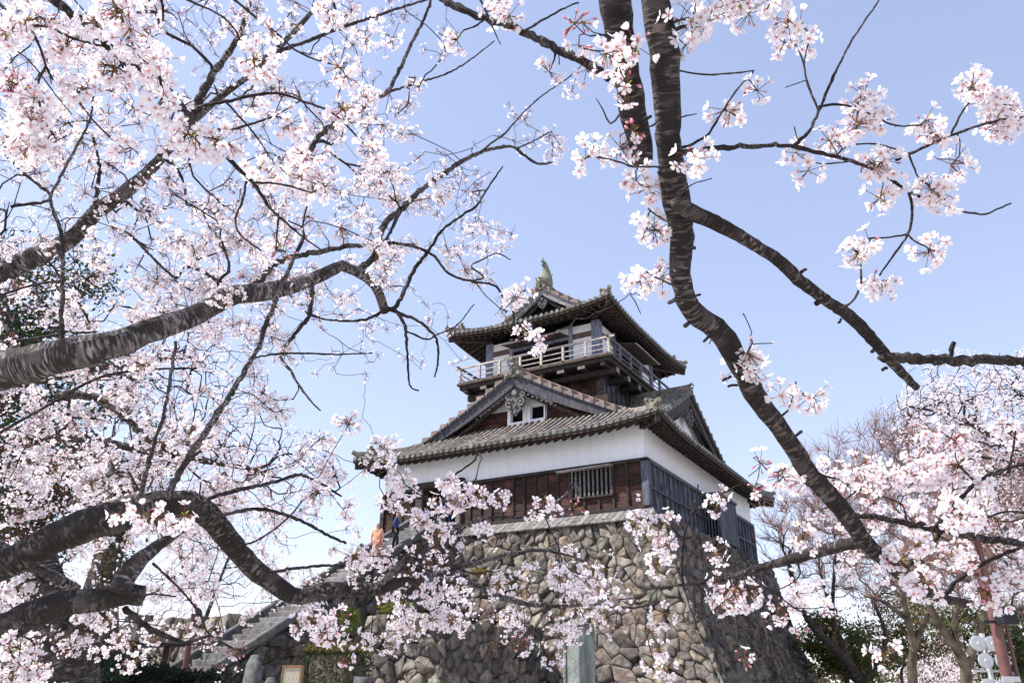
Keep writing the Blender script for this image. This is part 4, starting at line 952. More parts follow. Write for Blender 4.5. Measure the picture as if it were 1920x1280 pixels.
# ---- growing twigs out to blossom positions
class Skeleton:
    def __init__(s, cap=60000): s.P = np.zeros((cap, 3)); s.D = np.zeros((cap, 3)); s.pl = np.zeros(cap); s.n = 0; s.paths = []; s.use = np.zeros(cap); s.par = -np.ones(cap, int); s.rmax = np.zeros(cap)
    def add_line(s, P, R, pl0=0., base=-1):
        P = np.asarray(P); k = len(P); i0 = s.n; s.P[i0:i0 + k] = P; D = np.gradient(P, axis=0) if k > 1 else np.zeros((1, 3)); s.D[i0:i0 + k] = D / np.maximum(np.linalg.norm(D, axis=1, keepdims=True), 1e-9)
        s.pl[i0:i0 + k] = pl0; s.par[i0:i0 + k] = np.r_[base, np.arange(i0, i0 + k - 1)]; s.rmax[i0:i0 + k] = R; s.n += k; return i0
    def grow(s, targets, rs, bf=.35, seg=.06, bend=.35, jit=.12, droop=0.):
        if len(targets) == 0: return
        best = np.full(len(targets), 1e9)
        for k in range(0, s.n, 400): best = np.minimum(best, np.linalg.norm(targets[:, None] - s.P[None, k:min(k + 400, s.n)], axis=2).min(1))
        for ti in np.argsort(best):
            t = targets[ti]; v = t - s.P[:s.n]; d = np.linalg.norm(v, axis=1); al = (v * s.D[:s.n]).sum(1) / np.maximum(d, 1e-6)
            cost = d * (1 + .45 * (al < .1)) + bf * s.pl[:s.n]; i = int(cost.argmin()); L = d[i]
            if L < .01: continue
            k = max(2, int(L / seg)); p0 = s.P[i]; m = p0 + s.D[i] * L * bend + rs.normal(size=3) * L * jit; u = np.linspace(0, 1, k + 1)[:, None]
            Q = (1 - u) ** 2 * p0 + 2 * u * (1 - u) * m + u ** 2 * t; Q[1:-1] += rs.normal(size=(k - 1, 3)) * min(L * .03, .012 * (seg / .06)); 
            j0 = s.n; s.P[j0:j0 + k] = Q[1:]; D = np.diff(Q, axis=0); s.D[j0:j0 + k] = D / np.maximum(np.linalg.norm(D, axis=1, keepdims=True), 1e-9)
            s.pl[j0:j0 + k] = s.pl[i] + np.arange(1, k + 1) * L / k; s.par[j0:j0 + k] = np.r_[i, np.arange(j0, j0 + k - 1)]; s.rmax[j0:j0 + k] = s.rmax[i] * .75; s.n += k; s.paths.append((i, j0, k, Q))
    def tubes(s, tb, rtip, pw=.5, sides=5, knob=.18, rcap=.02, minpl=None):
        use = np.zeros(s.n)
        for i, j0, k, Q in s.paths:
            use[j0 + k - 1] += 1
        for j in range(s.n - 1, -1, -1):
            if s.par[j] >= 0: use[s.par[j]] += use[j]
        for i, j0, k, Q in s.paths:
            r = np.minimum(rtip * np.maximum(use[j0:j0 + k], 1) ** pw, np.maximum(s.rmax[i] * .8, rtip)); r = np.minimum(r, rcap); r = np.r_[r[0], r]
            tb.add(Q, r, sides, knob)

def limb(t, pts, w0, w1, d0, d1, m='bark', name='limb', knob=.05, side=None, dark=False, sk=None, ws=None, label=None, dm=None):
    """digitised limb: photo pixels + depth -> a tapered tube at its real place and thickness"""
    pts = np.array(pts, float); L = np.r_[0, np.cumsum(np.linalg.norm(np.diff(pts, axis=0), axis=1))]; L /= L[-1]
    dd = d0 + (d1 - d0) * L if dm is None else np.interp(L, [0, .5, 1], [d0, dm, d1])
    P3 = np.array([at(x, y, z) for (x, y), z in zip(pts, dd)]); step = max(.015, (.28 if max(w0, w1) > 28 else .5) * max(w0, w1) * twopx((d0 + d1) / 2)); step = min(step, .08 * max(1, d0 / 4)) ; P = catmull(P3, step); n = len(P)
    w_ = np.interp(np.linspace(0, 1, n), np.linspace(0, 1, len(ws)), ws) if ws is not None else np.linspace(w0, w1, n)
    px = np.array([to_px(p)[2] for p in P]); R = w_ * px / CF / 2
    sd = side or (22 if max(w0, w1) > 28 else 10 if max(w0, w1) > 12 else 6)
    if max(w0, w1) > 20:                             # gentle swellings along thick limbs
        R = R * (1 + .05 * np.sin(np.arange(n) * .35 + RS.uniform(0, 6)) + RS.normal(size=n) * .012)
    else: R = R * (1 + RS.normal(size=n) * .10)
    P = P + RS.normal(size=P.shape) * (R[:, None] * (.05 if max(w0, w1) > 20 else .22))
    if sk is not None: sk.add_line(P, R)
    if t is not None:
        tb = t if isinstance(t, Tubes) else Tubes(); tb.add(P, R, sd, knob)
        if isinstance(t, Tubes): return None, P, R
        o = tb.build(name, M[m], t)
        if label: o['label'] = label
        return o, P, R
    return None, P, R

# ================================================================ NEAR LEFT CHERRY TREE
def fwd(p): return p
lt_base = at(-560, 1304, 3.4); lt_base[2] = GZ
LT = thing('cherry_tree', 'big cherry tree with thick silvery limbs reaching in from the left, full of blossom', 'tree', lt_base)
skL = Skeleton(); skL2 = Skeleton()
trunk_top = at(-420, 900, 3.3)
tb = Tubes(); TPn = catmull([lt_base + (0, 0, -.2), lt_base * .5 + trunk_top * .5 + np.array([.05, 0, 0]), trunk_top, at(-330, 560, 3.5), at(-300, 380, 4.2)], .08)
tb.add(TPn, np.interp(np.linspace(0, 1, len(TPn)), [0, .1, .5, .7, 1], [.34, .25, .21, .17, .10]), 18, .06); tb.build('trunk', M['bark_old'], LT)
A1, _, _ = limb(LT, [(-380, 840), (-180, 740), (0, 697), (98, 670), (195, 650), (293, 618), (371, 587), (422, 560), (469, 550), (547, 537), (609, 513), (642, 498), (668, 508), (692, 522), (712, 552), (722, 585)], 84, 16, 3.2, 4.1, sk=skL, ws=[96, 88, 75, 70, 66, 60, 45, 36, 32, 23, 20, 17], dm=3.2)
B1o, _, _ = limb(LT, [(-310, 560), (-150, 560), (0, 510), (66, 482), (135, 446), (182, 397), (248, 350), (310, 288), (343, 248), (386, 205), (423, 175), (467, 142), (500, 108), (525, 87), (591, 15), (620, -30)], 46, 8, 4.2, 4.9, sk=skL, ws=[54, 44, 40, 36, 28, 25, 16, 12, 11, 9, 8])
limb(B1o, [(343, 250), (352, 230), (386, 164), (408, 124), (434, 91), (448, 66), (463, 22), (470, -20)], 18, 7, 4.55, 4.75, name='branch', sk=skL)
C1o, _, _ = limb(LT, [(-400, 1200), (-180, 1110), (0, 1060), (50, 1037), (100, 1010), (150, 990), (200, 972), (250, 958), (300, 945), (350, 945), (393, 967), (430, 1010), (467, 1057), (500, 1083), (533, 1108), (565, 1118), (601, 1106), (659, 1104), (703, 1104), (747, 1092), (790, 1084)], 70, 16, 3.0, 3.9, 'bark_old', sk=skL, ws=[78, 66, 60, 56, 56, 58, 62, 50, 42, 40, 36, 28, 26, 22, 16], dm=3.1)
limb(C1o, [(785, 1084), (803, 1082), (856, 1063), (927, 1045), (999, 1031), (1047, 1036), (1100, 1052)], 15, 3, 3.9, 4.2, name='branch', sk=skL)
limb(C1o, [(785, 1084), (832, 1088), (870, 1091), (894, 1098), (951, 1122), (1004, 1134), (1071, 1134), (1119, 1132), (1181, 1139), (1240, 1128)], 15, 4, 3.9, 4.0, name='branch', sk=skL)
D1o, _, _ = limb(LT, [(-430, 1250), (-200, 1230), (0, 1180), (50, 1155), (100, 1137), (150, 1127), (200, 1119), (240, 1113), (267, 1116)], 64, 34, 2.7, 3.0, 'bark_old', sk=skL, ws=[70, 62, 58, 60, 58, 54, 50, 46, 36])
limb(D1o, [(226, 1108), (240, 1077), (263, 1050), (290, 1027), (320, 1007), (345, 990)], 40, 14, 2.95, 3.1, name='branch', sk=skL)
limb(D1o, [(236, 1140), (262, 1165), (300, 1187), (345, 1203), (392, 1190)], 14, 5, 3.0, 3.3, 'bark_dark', name='branch', sk=skL)
limb(LT, [(-20, 1015), (30, 1040), (60, 1062), (100, 1080), (145, 1107)], 22, 20, 3.1, 3.25, sk=skL)
# side branches (pixels, width0, width1, depth0, depth1, parent)
LBR = [
 (B1o, [(182, 392), (179, 380), (186, 317), (176, 262), (168, 250)], 9, 5, 4.4, 4.3), (A1, [(722, 582), (679, 600), (619, 600), (590, 592)], 6, 3, 4.1, 4.3),
 (A1, [(722, 580), (741, 576), (760, 540), (780, 502), (812, 458), (827, 433), (863, 406), (880, 395), (892, 388), (920, 345), (943, 312)], 9, 3, 4.1, 4.4), (A1, [(724, 578), (741, 583), (759, 609), (763, 650), (765, 690), (769, 724), (785, 732)], 8, 3, 4.1, 4.0),
 (A1, [(730, 580), (750, 588), (786, 603), (818, 635), (821, 677), (815, 707)], 7, 3, 4.1, 4.2), (A1, [(761, 620), (800, 636), (818, 628), (857, 609), (889, 570)], 4, 2, 4.1, 4.2),
 (A1, [(668, 512), (703, 480), (712, 455), (717, 428), (755, 388), (780, 365), (809, 341), (841, 320), (874, 298), (920, 280), (960, 275), (984, 292), (1007, 307), (1035, 305)], 14, 4, 4.0, 4.6), (A1, [(899, 286), (930, 262), (945, 252), (981, 212), (1021, 176), (1064, 147), (1093, 120)], 4, 2, 4.4, 4.6),
 (A1, [(970, 278), (1005, 262), (1030, 248)], 3, 2, 4.5, 4.6), (A1, [(712, 455), (726, 445), (755, 388)], 6, 5, 4.0, 4.1),
 (B1o, [(583, 281), (605, 248), (640, 226), (656, 217), (694, 194), (726, 172), (748, 133), (773, 79), (795, 36), (812, -10)], 10, 5, 4.7, 4.9), (B1o, [(726, 174), (784, 155), (838, 138), (884, 111), (927, 77)], 5, 2, 4.8, 4.9),
 (B1o, [(500, 110), (518, 98), (569, 80), (616, 62), (656, 47), (705, 30), (798, 0), (830, -12)], 8, 4, 4.75, 4.9), (A1, [(470, 545), (516, 495), (560, 480), (605, 471), (649, 462), (694, 458), (744, 456), (786, 465)], 13, 6, 3.9, 4.2),
 (A1, [(786, 465), (815, 481), (839, 511), (875, 526), (925, 534), (943, 555), (961, 582), (965, 612), (976, 638), (996, 644)], 5, 3, 4.2, 4.3), (A1, [(875, 526), (907, 520), (884, 499), (904, 487), (931, 475), (958, 487)], 4, 2, 4.2, 4.3),
 (LT, [(20, 388), (95, 372), (60, 338), (44, 324), (0, 281), (-30, 262)], 6, 5, 3.5, 3.7), (LT, [(117, 640), (115, 600), (117, 537), (117, 459), (109, 419), (95, 372), (113, 332), (146, 270), (168, 226), (175, 175)], 10, 4, 3.1, 3.5),
 (C1o, [(315, 935), (328, 903), (359, 849), (391, 802), (426, 748), (457, 697), (484, 650), (500, 607), (516, 568), (535, 517), (551, 486), (570, 440)], 13, 7, 3.1, 3.5), (C1o, [(263, 930), (270, 900), (289, 830), (309, 767), (324, 681), (330, 640)], 10, 6, 3.1, 3.3),
 (A1, [(422, 560), (410, 530), (430, 502), (414, 451), (391, 423), (380, 395)], 7, 3, 3.6, 3.8), (A1, [(110, 745), (130, 738), (168, 744), (215, 767), (273, 818), (324, 845), (350, 862)], 16, 11, 3.8, 4.2), (LT, [(0, 810), (90, 760), (176, 712), (234, 697), (312, 691), (370, 690)], 6, 4, 3.4, 3.6),
 (A1, [(457, 690), (480, 670), (547, 662), (625, 664), (699, 662)], 5, 3, 3.5, 3.7), (A1, [(586, 520), (584, 560), (578, 595), (555, 623), (527, 668), (545, 695), (559, 720), (586, 755), (602, 770)], 10, 3, 3.9, 4.0), (C1o, [(385, 940), (400, 930), (450, 917), (517, 903), (560, 890), (600, 905), (640, 930)], 9, 4, 3.2, 3.7),
 (C1o, [(400, 962), (425, 963), (480, 953), (520, 960), (567, 977), (610, 1000), (648, 1018)], 8, 5, 3.2, 3.7), (C1o, [(430, 1000), (460, 1020), (507, 997), (547, 963), (565, 940)], 4, 3, 3.2, 3.5), (C1o, [(510, 1075), (530, 1068), (600, 1060), (662, 1060)], 7, 5, 3.3, 3.6),
 (D1o, [(287, 1055), (327, 1093), (350, 1118), (373, 1147), (387, 1180), (400, 1195)], 5, 3, 3.1, 3.4), (D1o, [(267, 1117), (290, 1113), (330, 1118)], 4, 3, 3.0, 3.2), (LT, [(-30, 560), (0, 554), (51, 537), (95, 528)], 6, 4, 3.5, 3.6), (LT, [(-20, 652), (30, 640), (105, 628), (180, 622)], 7, 4, 3.6, 3.6),
 (C1o, [(700, 1102), (726, 1083), (756, 1051), (790, 1027), (812, 1008), (844, 997), (886, 979), (904, 971), (950, 968), (986, 967), (1030, 948), (1056, 930), (1085, 906)], 12, 3, 3.6, 3.5), (C1o, [(816, 1006), (816, 957), (822, 945), (834, 940), (860, 938)], 8, 4, 3.55, 3.5), (C1o, [(816, 957), (808, 936), (782, 933), (744, 922), (735, 905)], 5, 3, 3.5, 3.55),
 (C1o, [(808, 938), (843, 898), (878, 872), (890, 862), (897, 849)], 5, 3, 3.5, 3.4), (B1o, [(312, 300), (330, 315), (345, 345), (350, 385)], 6, 4, 4.5, 4.6), (A1, [(450, 555), (400, 520), (350, 500), (330, 520), (289, 486), (242, 439), (205, 425)], 6, 4, 3.8, 4.1), (A1, [(855, 1064), (890, 1075), (930, 1070), (980, 1090)], 4, 3, 4.0, 4.1),
]
for par, pts, w0, w1, d0, d1 in LBR: limb(par, pts, w0, w1, d0, d1, 'bark' if w0 > 9 else 'bark_dark', 'branch', .12, sk=skL)

# blossom density by 60-pixel cell of the left and lower picture (0 none .. 9 solid): columns x, rows y
DW = ["8868710221700000000", "8778720013140000000", "7678871033153000000", "7546366204256000210", "8516378235571000120", "5525211678867400000", "4334388747777730000", "6565577787645543000", "6788666787634443000", "6877886554511115000", "4662466332000000000", "4567875410000000000", "7778887523000000000", "7878888655430000000", "6776677566541000000", "4556447766542000000", "2233664566540010000", "5636344133555523344", "7310355013246878877", "1246543000357656566", "6733254200011000035", "5400010000000000000"]
DP = ["0000134323235000000", "0000034322200200000", "1100013353422100000", "2211012354421000100", "2212233333321013300", "3433333322323352110", "2222222222323331000", "1122222233332221000", "1122222222222320000", "1111112233312210000", "1111111233423110000", "1111111222332011000", "1111111220120000000", "2111111111000000000", "2222111111000000000", "2222222211000000000", "2222222220000000000", "1111133311110111111", "1111122002111112222", "2222222000111111222", "2222222000000000012", "1100001000000000000"]
def scatter(D, per, dlo, dhi, rs, x0=0, clump=3.0, spread=.075):
    out = []
    for r, row in enumerate(D):
        for c, ch in enumerate(row):
            for _ in range(rs.poisson(int(ch) * per / clump)):
                p = at(x0 + (c + rs.rand()) * 60, (r + rs.rand()) * 60, dlo + (dhi - dlo) * rs.rand())
                for _ in range(1 + rs.poisson(clump - 1)): out.append(p + rs.normal(size=3) * spread * .6)
    return np.array(out)
rs = np.random.RandomState(42)
tw = scatter(DW, 1.02, 3.35, 5.4, rs); tp = scatter(DP, 1.9, 4.2, 6.8, rs)
# the canopy runs on past the picture edge
ex_ = np.array([at(rs.uniform(-380, 0), rs.uniform(-200, 1200), rs.uniform(3.4, 5.5)) for _ in range(260)] + [at(rs.uniform(-200, 760), rs.uniform(-260, 0), rs.uniform(4.4, 5.8)) for _ in range(220)])
allt = np.vstack([tw, tp, ex_]); skL.grow(allt, rs, .25, .07, .3, .10)
tb = Tubes(); skL.tubes(tb, .0016, .42, 5, .25, .012); o = tb.build('twigs', M['bark_dark'], LT); o['kind'] = 'stuff'
ins = Inst()
for i, c in enumerate(allt):
    if i < len(tw) or i >= len(tw) + len(tp): cluster(ins, c, rs, rs.randint(10, 18), .0355, .050, 'white' if rs.rand() < .86 else 'pink')
    else: cluster(ins, c, rs, rs.randint(5, 11), .026, .034, 'pink' if rs.rand() < .5 else 'bud')
o = ins.build('blossom', LT); o['kind'] = 'stuff'
print('left clusters', len(tw), len(tp), ins.n)

# ================================================================ OVERHEAD CHERRY TREE (right): limbs hang in from above
def unit(v): return np.array(v, float) / np.linalg.norm(v)
rt_base = np.array(CP) + CR * 2.6 - np.array([CD[0], CD[1], 0]) * .9; rt_base[2] = GZ
RTt = thing('cherry_tree', 'nearer dark barked cherry tree whose limbs hang down from the top right', 'tree', rt_base)
skR = Skeleton()
fork = np.array([rt_base[0] - .1, rt_base[1] + .2, -4.1])
tb = Tubes(); P = catmull([rt_base - (0, 0, .2), rt_base + (.05, 0, 1.2), rt_base + (-.1, .15, 3.0), fork, fork + (.3, -.4, 1.6)], .08)
tb.add(P, np.interp(np.linspace(0, 1, len(P)), [0, .1, .6, 1], [.30, .21, .15, .07]), 18, .06)
top1, top4, topF = at(1232, -60, 2.0), at(1150, -60, 2.15), at(60, -60, 2.2)
rs = np.random.RandomState(3)
for e, r0, r1 in ((top1, .11, .041), (top4, .10, .045), (at(815, -20, 2.6), .07, .010), (topF, .06, .012), (at(1990, 700, 2.6), .07, .014), (at(2000, 1050, 2.5), .06, .012)):
    low = r1 in (.014, .012) and e is not topF; far = .75 if (e is top1 or e is top4) else .35
    if low: nodes = [fork - (0, 0, .9 if r1 == .012 else .3), fork + CR * .45 - np.array([0, 0, .1]), e * .55 + fork * .45 + CR * 1.0, e + CR * .45 + np.array([0, 0, -.10]), e]
    else: nodes = [fork, fork * .66 + e * .34 + np.array([0, 0, .45]), fork * .3 + e * .7 + np.array([0, 0, far]), e]
    nodes = [nodes[0]] + [q + rs.normal(size=3) * .06 for q in nodes[1:-1]] + [nodes[-1]]
    P = catmull(nodes, .04); P[1:-1] += rs.normal(size=(len(P) - 2, 3)) * .004; tb.add(P, np.linspace(r0, r1, len(P)) * (1 + .06 * np.sin(np.arange(len(P)) * .4)), 14, .08)
tb.build('trunk', M['bark_dark'], RTt)
BD = 'bark_dark'
R1, _, _ = limb(RTt, [(1232, -60), (1229, 0), (1244, 108), (1251, 216), (1255, 288), (1266, 360), (1277, 430), (1277, 513), (1292, 575), (1350, 623), (1393, 692), (1421, 749), (1454, 792), (1490, 842), (1515, 885), (1575, 950), (1625, 1018), (1680, 1067), (1730, 1105), (1780, 1124), (1836, 1135)], 60, 14, 2.0, 2.6, BD, sk=skR, ws=[58, 55, 53, 49, 48, 50, 43, 37, 42, 42, 39, 38, 36, 34, 34, 34, 30, 26, 20, 17, 15])
R2, _, _ = limb(R1, [(1272, 372), (1282, 388), (1332, 413), (1386, 442), (1458, 487), (1497, 523), (1547, 562), (1590, 591), (1634, 634), (1662, 666), (1691, 699), (1720, 727)], 32, 13, 2.12, 2.5, BD, 'branch', sk=skR, ws=[34, 30, 25, 24, 23, 22, 22, 22, 23, 22, 17, 14])
limb(RTt, [(1655, 664), (1670, 670), (1727, 674), (1781, 675), (1853, 675), (1920, 679), (1990, 700)], 20, 17, 2.42, 2.6, BD, sk=skR)
R4, _, _ = limb(RTt, [(1150, -60), (1154, 0), (1161, 54), (1172, 126), (1183, 198), (1195, 252), (1202, 302)], 60, 40, 2.15, 2.35, BD, sk=skR, ws=[62, 60, 56, 54, 50, 44, 38])
mb = MB(); q0, q1 = at(1201, 298, 2.35), at(1204, 309, 2.353); mb.cyl(q0, q1, .029, .024, 12, (.35, .27, .16)); mb.build('sawn_end', M['wood_grey'], R4)
R5, _, _ = limb(RTt, [(815, -20), (834, 2), (906, 34), (956, 49), (999, 69), (1042, 91), (1089, 112), (1132, 138), (1158, 150)], 12, 17, 2.6, 2.3, BD, sk=skR)
R7, _, _ = limb(RTt, [(1597, 967), (1640, 969), (1680, 977), (1755, 990), (1820, 1005), (1920, 1022), (2000, 1050)], 10, 15, 2.5, 2.5, BD, sk=skR)
R8, _, _ = limb(R1, [(1622, 1012), (1590, 1020), (1545, 1030), (1490, 1046), (1450, 1057), (1410, 1068), (1380, 1078), (1325, 1092), (1253, 1098), (1215, 1105)], 24, 4, 2.5, 3.3, BD, 'branch', sk=skR, ws=[26, 24, 22, 18, 14, 11, 8, 6, 5, 4])
R6, _, _ = limb(R1, [(1262, 287), (1300, 283), (1339, 278), (1404, 274), (1460, 273), (1490, 275), (1533, 287), (1570, 295), (1605, 305), (1650, 325), (1673, 338), (1713, 363), (1763, 381), (1800, 395), (1846, 402), (1870, 392), (1896, 381)], 11, 3, 2.1, 2.3, BD, 'branch', sk=skR)
FO_, _, _ = limb(RTt, [(60, -60), (98, 0), (146, 33), (197, 80), (226, 106), (270, 139), (310, 175), (350, 211), (394, 262), (430, 299), (474, 343), (510, 394), (545, 425), (569, 445), (604, 470)], 17, 4, 2.2, 2.3, BD, sk=skR, ws=[18, 17, 16, 16, 15, 13, 12, 12, 10, 9, 8, 7, 5, 4, 3])
RBR = [
 (R1, [(1625, 1018), (1700, 1072), (1740, 1040), (1780, 1005), (1740, 985)], 5, 3, 2.5, 2.5) if False else (R1, [(1690, 1072), (1725, 1040), (1755, 1012), (1800, 935), (1855, 890), (1920, 870), (1970, 860)], 9, 6, 2.55, 2.6),
 (R1, [(1768, 1122), (1785, 1098), (1805, 1080), (1850, 1052), (1880, 1040), (1930, 1020)], 9, 6, 2.6, 2.5), (R7, [(1750, 988), (1790, 950), (1830, 905), (1885, 880), (1900, 840), (1905, 800)], 7, 3, 2.5, 2.6), (R7, [(1790, 998), (1810, 985), (1880, 960), (1920, 960), (1960, 955)], 4, 4, 2.5, 2.6),
 (R1, [(1512, 872), (1545, 892), (1568, 896)], 6, 3, 2.45, 2.4), (R1, [(1455, 787), (1478, 768), (1483, 756), (1494, 727), (1492, 715)], 5, 3, 2.35, 2.3), (R1, [(1397, 672), (1405, 655), (1411, 641), (1408, 630)], 5, 3, 2.3, 2.25), (R1, [(1250, 210), (1225, 235), (1210, 240)], 5, 3, 2.1, 2.1),
 (R1, [(1268, 560), (1254, 568)], 10, 7, 2.15, 2.12), (R1, [(1250, 135), (1271, 133), (1320, 140), (1368, 138), (1414, 133)], 4, 3, 2.1, 2.2), (R1, [(1262, 280), (1282, 275), (1325, 255), (1350, 216), (1379, 172), (1404, 144), (1412, 135)], 6, 3, 2.1, 2.2), (R1, [(1248, 70), (1271, 54), (1332, 36), (1375, 18), (1400, -10)], 8, 5, 2.1, 2.2),
 (R1, [(1256, 312), (1190, 313), (1165, 305), (1139, 298), (1107, 292)], 4, 3, 2.1, 2.25), (R1, [(1262, 420), (1240, 410), (1215, 392)], 4, 3, 2.1, 2.2), (R1, [(1275, 540), (1230, 520), (1210, 508)], 4, 3, 2.15, 2.2), (R1, [(1258, 225), (1285, 218), (1306, 214)], 4, 2, 2.1, 2.2), (R1, [(1268, 370), (1300, 345), (1335, 335)], 3, 2, 2.1, 2.2),
 (R6, [(1490, 273), (1519, 244), (1535, 208), (1573, 122), (1598, 75), (1627, 32), (1653, -6)], 7, 3, 2.18, 2.35), (R6, [(1535, 208), (1515, 162), (1508, 122), (1494, 86)], 5, 3, 2.2, 2.25), (R6, [(1508, 122), (1512, 95), (1522, 68)], 3, 2, 2.2, 2.25), (R6, [(1535, 200), (1560, 197), (1591, 199), (1634, 216), (1677, 235), (1727, 235)], 5, 3, 2.2, 2.2),
 (R6, [(1570, 290), (1590, 274), (1644, 270), (1702, 287)], 3, 3, 2.2, 2.25), (R6, [(1680, 300), (1702, 290), (1781, 255), (1849, 232), (1920, 217), (1980, 200)], 5, 5, 2.22, 2.35), (R6, [(1781, 255), (1795, 228), (1810, 201), (1830, 185)], 4, 3, 2.25, 2.3), (R6, [(1702, 287), (1712, 310), (1723, 334), (1752, 356)], 4, 3, 2.22, 2.2), (R6, [(1795, 253), (1800, 265), (1799, 285)], 3, 2, 2.25, 2.25),
 (R6, [(1702, 355), (1711, 395), (1702, 440), (1680, 472), (1650, 515), (1645, 522)], 6, 3, 2.24, 2.3), (R6, [(1700, 440), (1660, 445), (1627, 447), (1610, 452)], 4, 2, 2.25, 2.3), (R6, [(1702, 440), (1715, 452), (1738, 463)], 4, 3, 2.25, 2.3), (R6, [(1590, 303), (1545, 307), (1515, 300), (1495, 290)], 3, 2, 2.2, 2.2),
 (R2, [(1568, 580), (1598, 566), (1614, 530), (1613, 484)], 6, 3, 2.3, 2.35), (R2, [(1781, 673), (1784, 655), (1790, 642)], 10, 8, 2.5, 2.5), (R2, [(1820, 674), (1832, 665)], 8, 5, 2.5, 2.5), (R5, [(895, -15), (917, 36), (938, 83)], 5, 2, 2.45, 2.4), (R5, [(905, 40), (890, 50), (870, 57)], 4, 3, 2.45, 2.4),
 (R5, [(985, 58), (1021, 36), (1064, 13), (1085, 5)], 5, 3, 2.4, 2.5), (R5, [(1042, 97), (1040, 110), (1036, 120)], 5, 3, 2.35, 2.35), (R4, [(1162, 215), (1145, 232), (1130, 205), (1118, 185)], 4, 2, 2.2, 2.25), (R4, [(1160, 70), (1130, 66), (1105, 68)], 5, 3, 2.1, 2.05), (R4, [(1190, 240), (1175, 205), (1180, 190)], 4, 3, 2.2, 2.1),
 (FO_, [(350, 210), (386, 197), (423, 191), (470, 179), (518, 175), (569, 190), (627, 215), (685, 273), (700, 290)], 7, 3, 2.2, 2.5), (FO_, [(380, 244), (418, 243), (456, 237), (510, 219), (561, 190)], 6, 3, 2.2, 2.4), (FO_, [(423, 191), (456, 226), (485, 262), (510, 299), (547, 335)], 4, 2, 2.25, 2.4), (FO_, [(472, 343), (529, 346), (583, 361)], 5, 3, 2.25, 2.35),
 (FO_, [(462, 340), (455, 375), (442, 410), (450, 440), (490, 470)], 5, 3, 2.25, 2.3), (FO_, [(522, 400), (520, 430), (517, 470)], 5, 3, 2.3, 2.3), (FO_, [(233, 98), (182, 84), (139, 73), (91, 51), (55, 47), (22, 29), (-10, 0)], 4, 7, 2.2, 2.3), (FO_, [(55, 47), (73, 84), (87, 124), (106, 157), (146, 190), (175, 226), (222, 273)], 5, 3, 2.25, 2.3),
 (FO_, [(87, 124), (73, 150), (72, 185), (85, 230), (105, 260)], 5, 3, 2.25, 2.3), (FO_, [(-10, 75), (30, 95), (60, 120), (110, 185), (135, 215)], 3, 2, 2.3, 2.4), (FO_, [(150, 35), (200, 60), (255, 95)], 4, 3, 2.2, 2.3), (FO_, [(298, -20), (306, 22), (305, 40)], 6, 4, 2.3, 2.3), (FO_, [(304, 20), (320, 25), (333, 38)], 4, 2, 2.3, 2.3),
 (FO_, [(330, -20), (350, 0), (401, 22), (437, 51), (459, 95)], 5, 3, 2.4, 2.5), (FO_, [(434, -5), (474, 29), (518, 62), (561, 98), (620, 120), (650, 118)], 5, 3, 2.4, 2.6), (FO_, [(222, 104), (228, 118), (232, 132)], 8, 5, 2.2, 2.2),
 (R8, [(1420, 1066), (1407, 1079), (1454, 1112), (1493, 1141), (1531, 1151)], 4, 2, 2.7, 2.6), (R8, [(1300, 1095), (1306, 1156), (1349, 1175), (1407, 1180), (1430, 1175)], 3, 2, 3.0, 2.8), (R8, [(1282, 1097), (1279, 1060), (1284, 1000), (1301, 953), (1308, 916), (1309, 908)], 5, 3, 3.1, 3.1), (R8, [(1296, 965), (1335, 933), (1366, 919), (1394, 903)], 5, 3, 3.1, 3.1),
 (R8, [(1284, 1010), (1270, 1000), (1258, 985)], 3, 2, 3.1, 3.1), (R8, [(1490, 1045), (1500, 1075), (1480, 1095), (1445, 1110)], 4, 2, 2.6, 2.7), (R7, [(1700, 980), (1690, 945), (1640, 925), (1615, 918)], 4, 2, 2.5, 2.55), (R1, [(1570, 948), (1600, 925), (1632, 905)], 4, 3, 2.45, 2.5), (R1, [(1510, 860), (1470, 880), (1445, 885), (1425, 865)], 3, 2, 2.4, 2.5),
]
for par, pts, w0, w1, d0, d1 in RBR: limb(par, pts, w0, w1, d0, d1, BD, 'branch' if w0 > 4 else 'twig', .14, sk=skR)
# knobs and cut stubs along the dark limbs
tb = Tubes(); rs = np.random.RandomState(8)
for (x, y, dx, dy, t, w_) in ((1252, 330, -14, -6, 2.1, 9), (1292, 462, 12, 3, 2.12, 8), (1303, 555, 14, -4, 2.18, 7), (1318, 568, 13, -6, 2.18, 7), (1370, 706, -12, 6, 2.3, 8), (1382, 722, -14, 2, 2.3, 6), (1436, 752, 10, -2, 2.35, 6), (1494, 815, 8, -6, 2.4, 6), (1500, 512, 12, -8, 2.3, 9), (1496, 530, -8, 10, 2.3, 8), (1534, 566, -6, 8, 2.3, 7), (1577, 598, -6, 8, 2.3, 7), (1640, 652, -8, 10, 2.4, 7), (1662, 690, -12, 6, 2.42, 7), (1330, 630, -10, 10, 2.25, 8), (1292, 605, -10, 8, 2.2, 8), (1272, 220, 14, 0, 2.08, 6), (1210, 225, 12, -8, 2.25, 7)):
    p0 = at(x, y, t + .01); p1 = at(x + dx, y + dy, t - .02)
    if rs.rand() < .3: continue
    k_ = rs.uniform(.35, 1.25); p1 = p0 + (p1 - p0) * k_; tb.add(catmull([p0, (p0 + p1) / 2 + rs.normal(size=3) * .002, p1], .01), np.array([1.5, 1.1, .9, .75, .55, .5])[:len(catmull([p0, p1], .01))].mean() * w_ * t / CF / 2 * rs.uniform(.5, 1.1), 7, .3)
o = tb.build('bark_knobs', M[BD], R1)
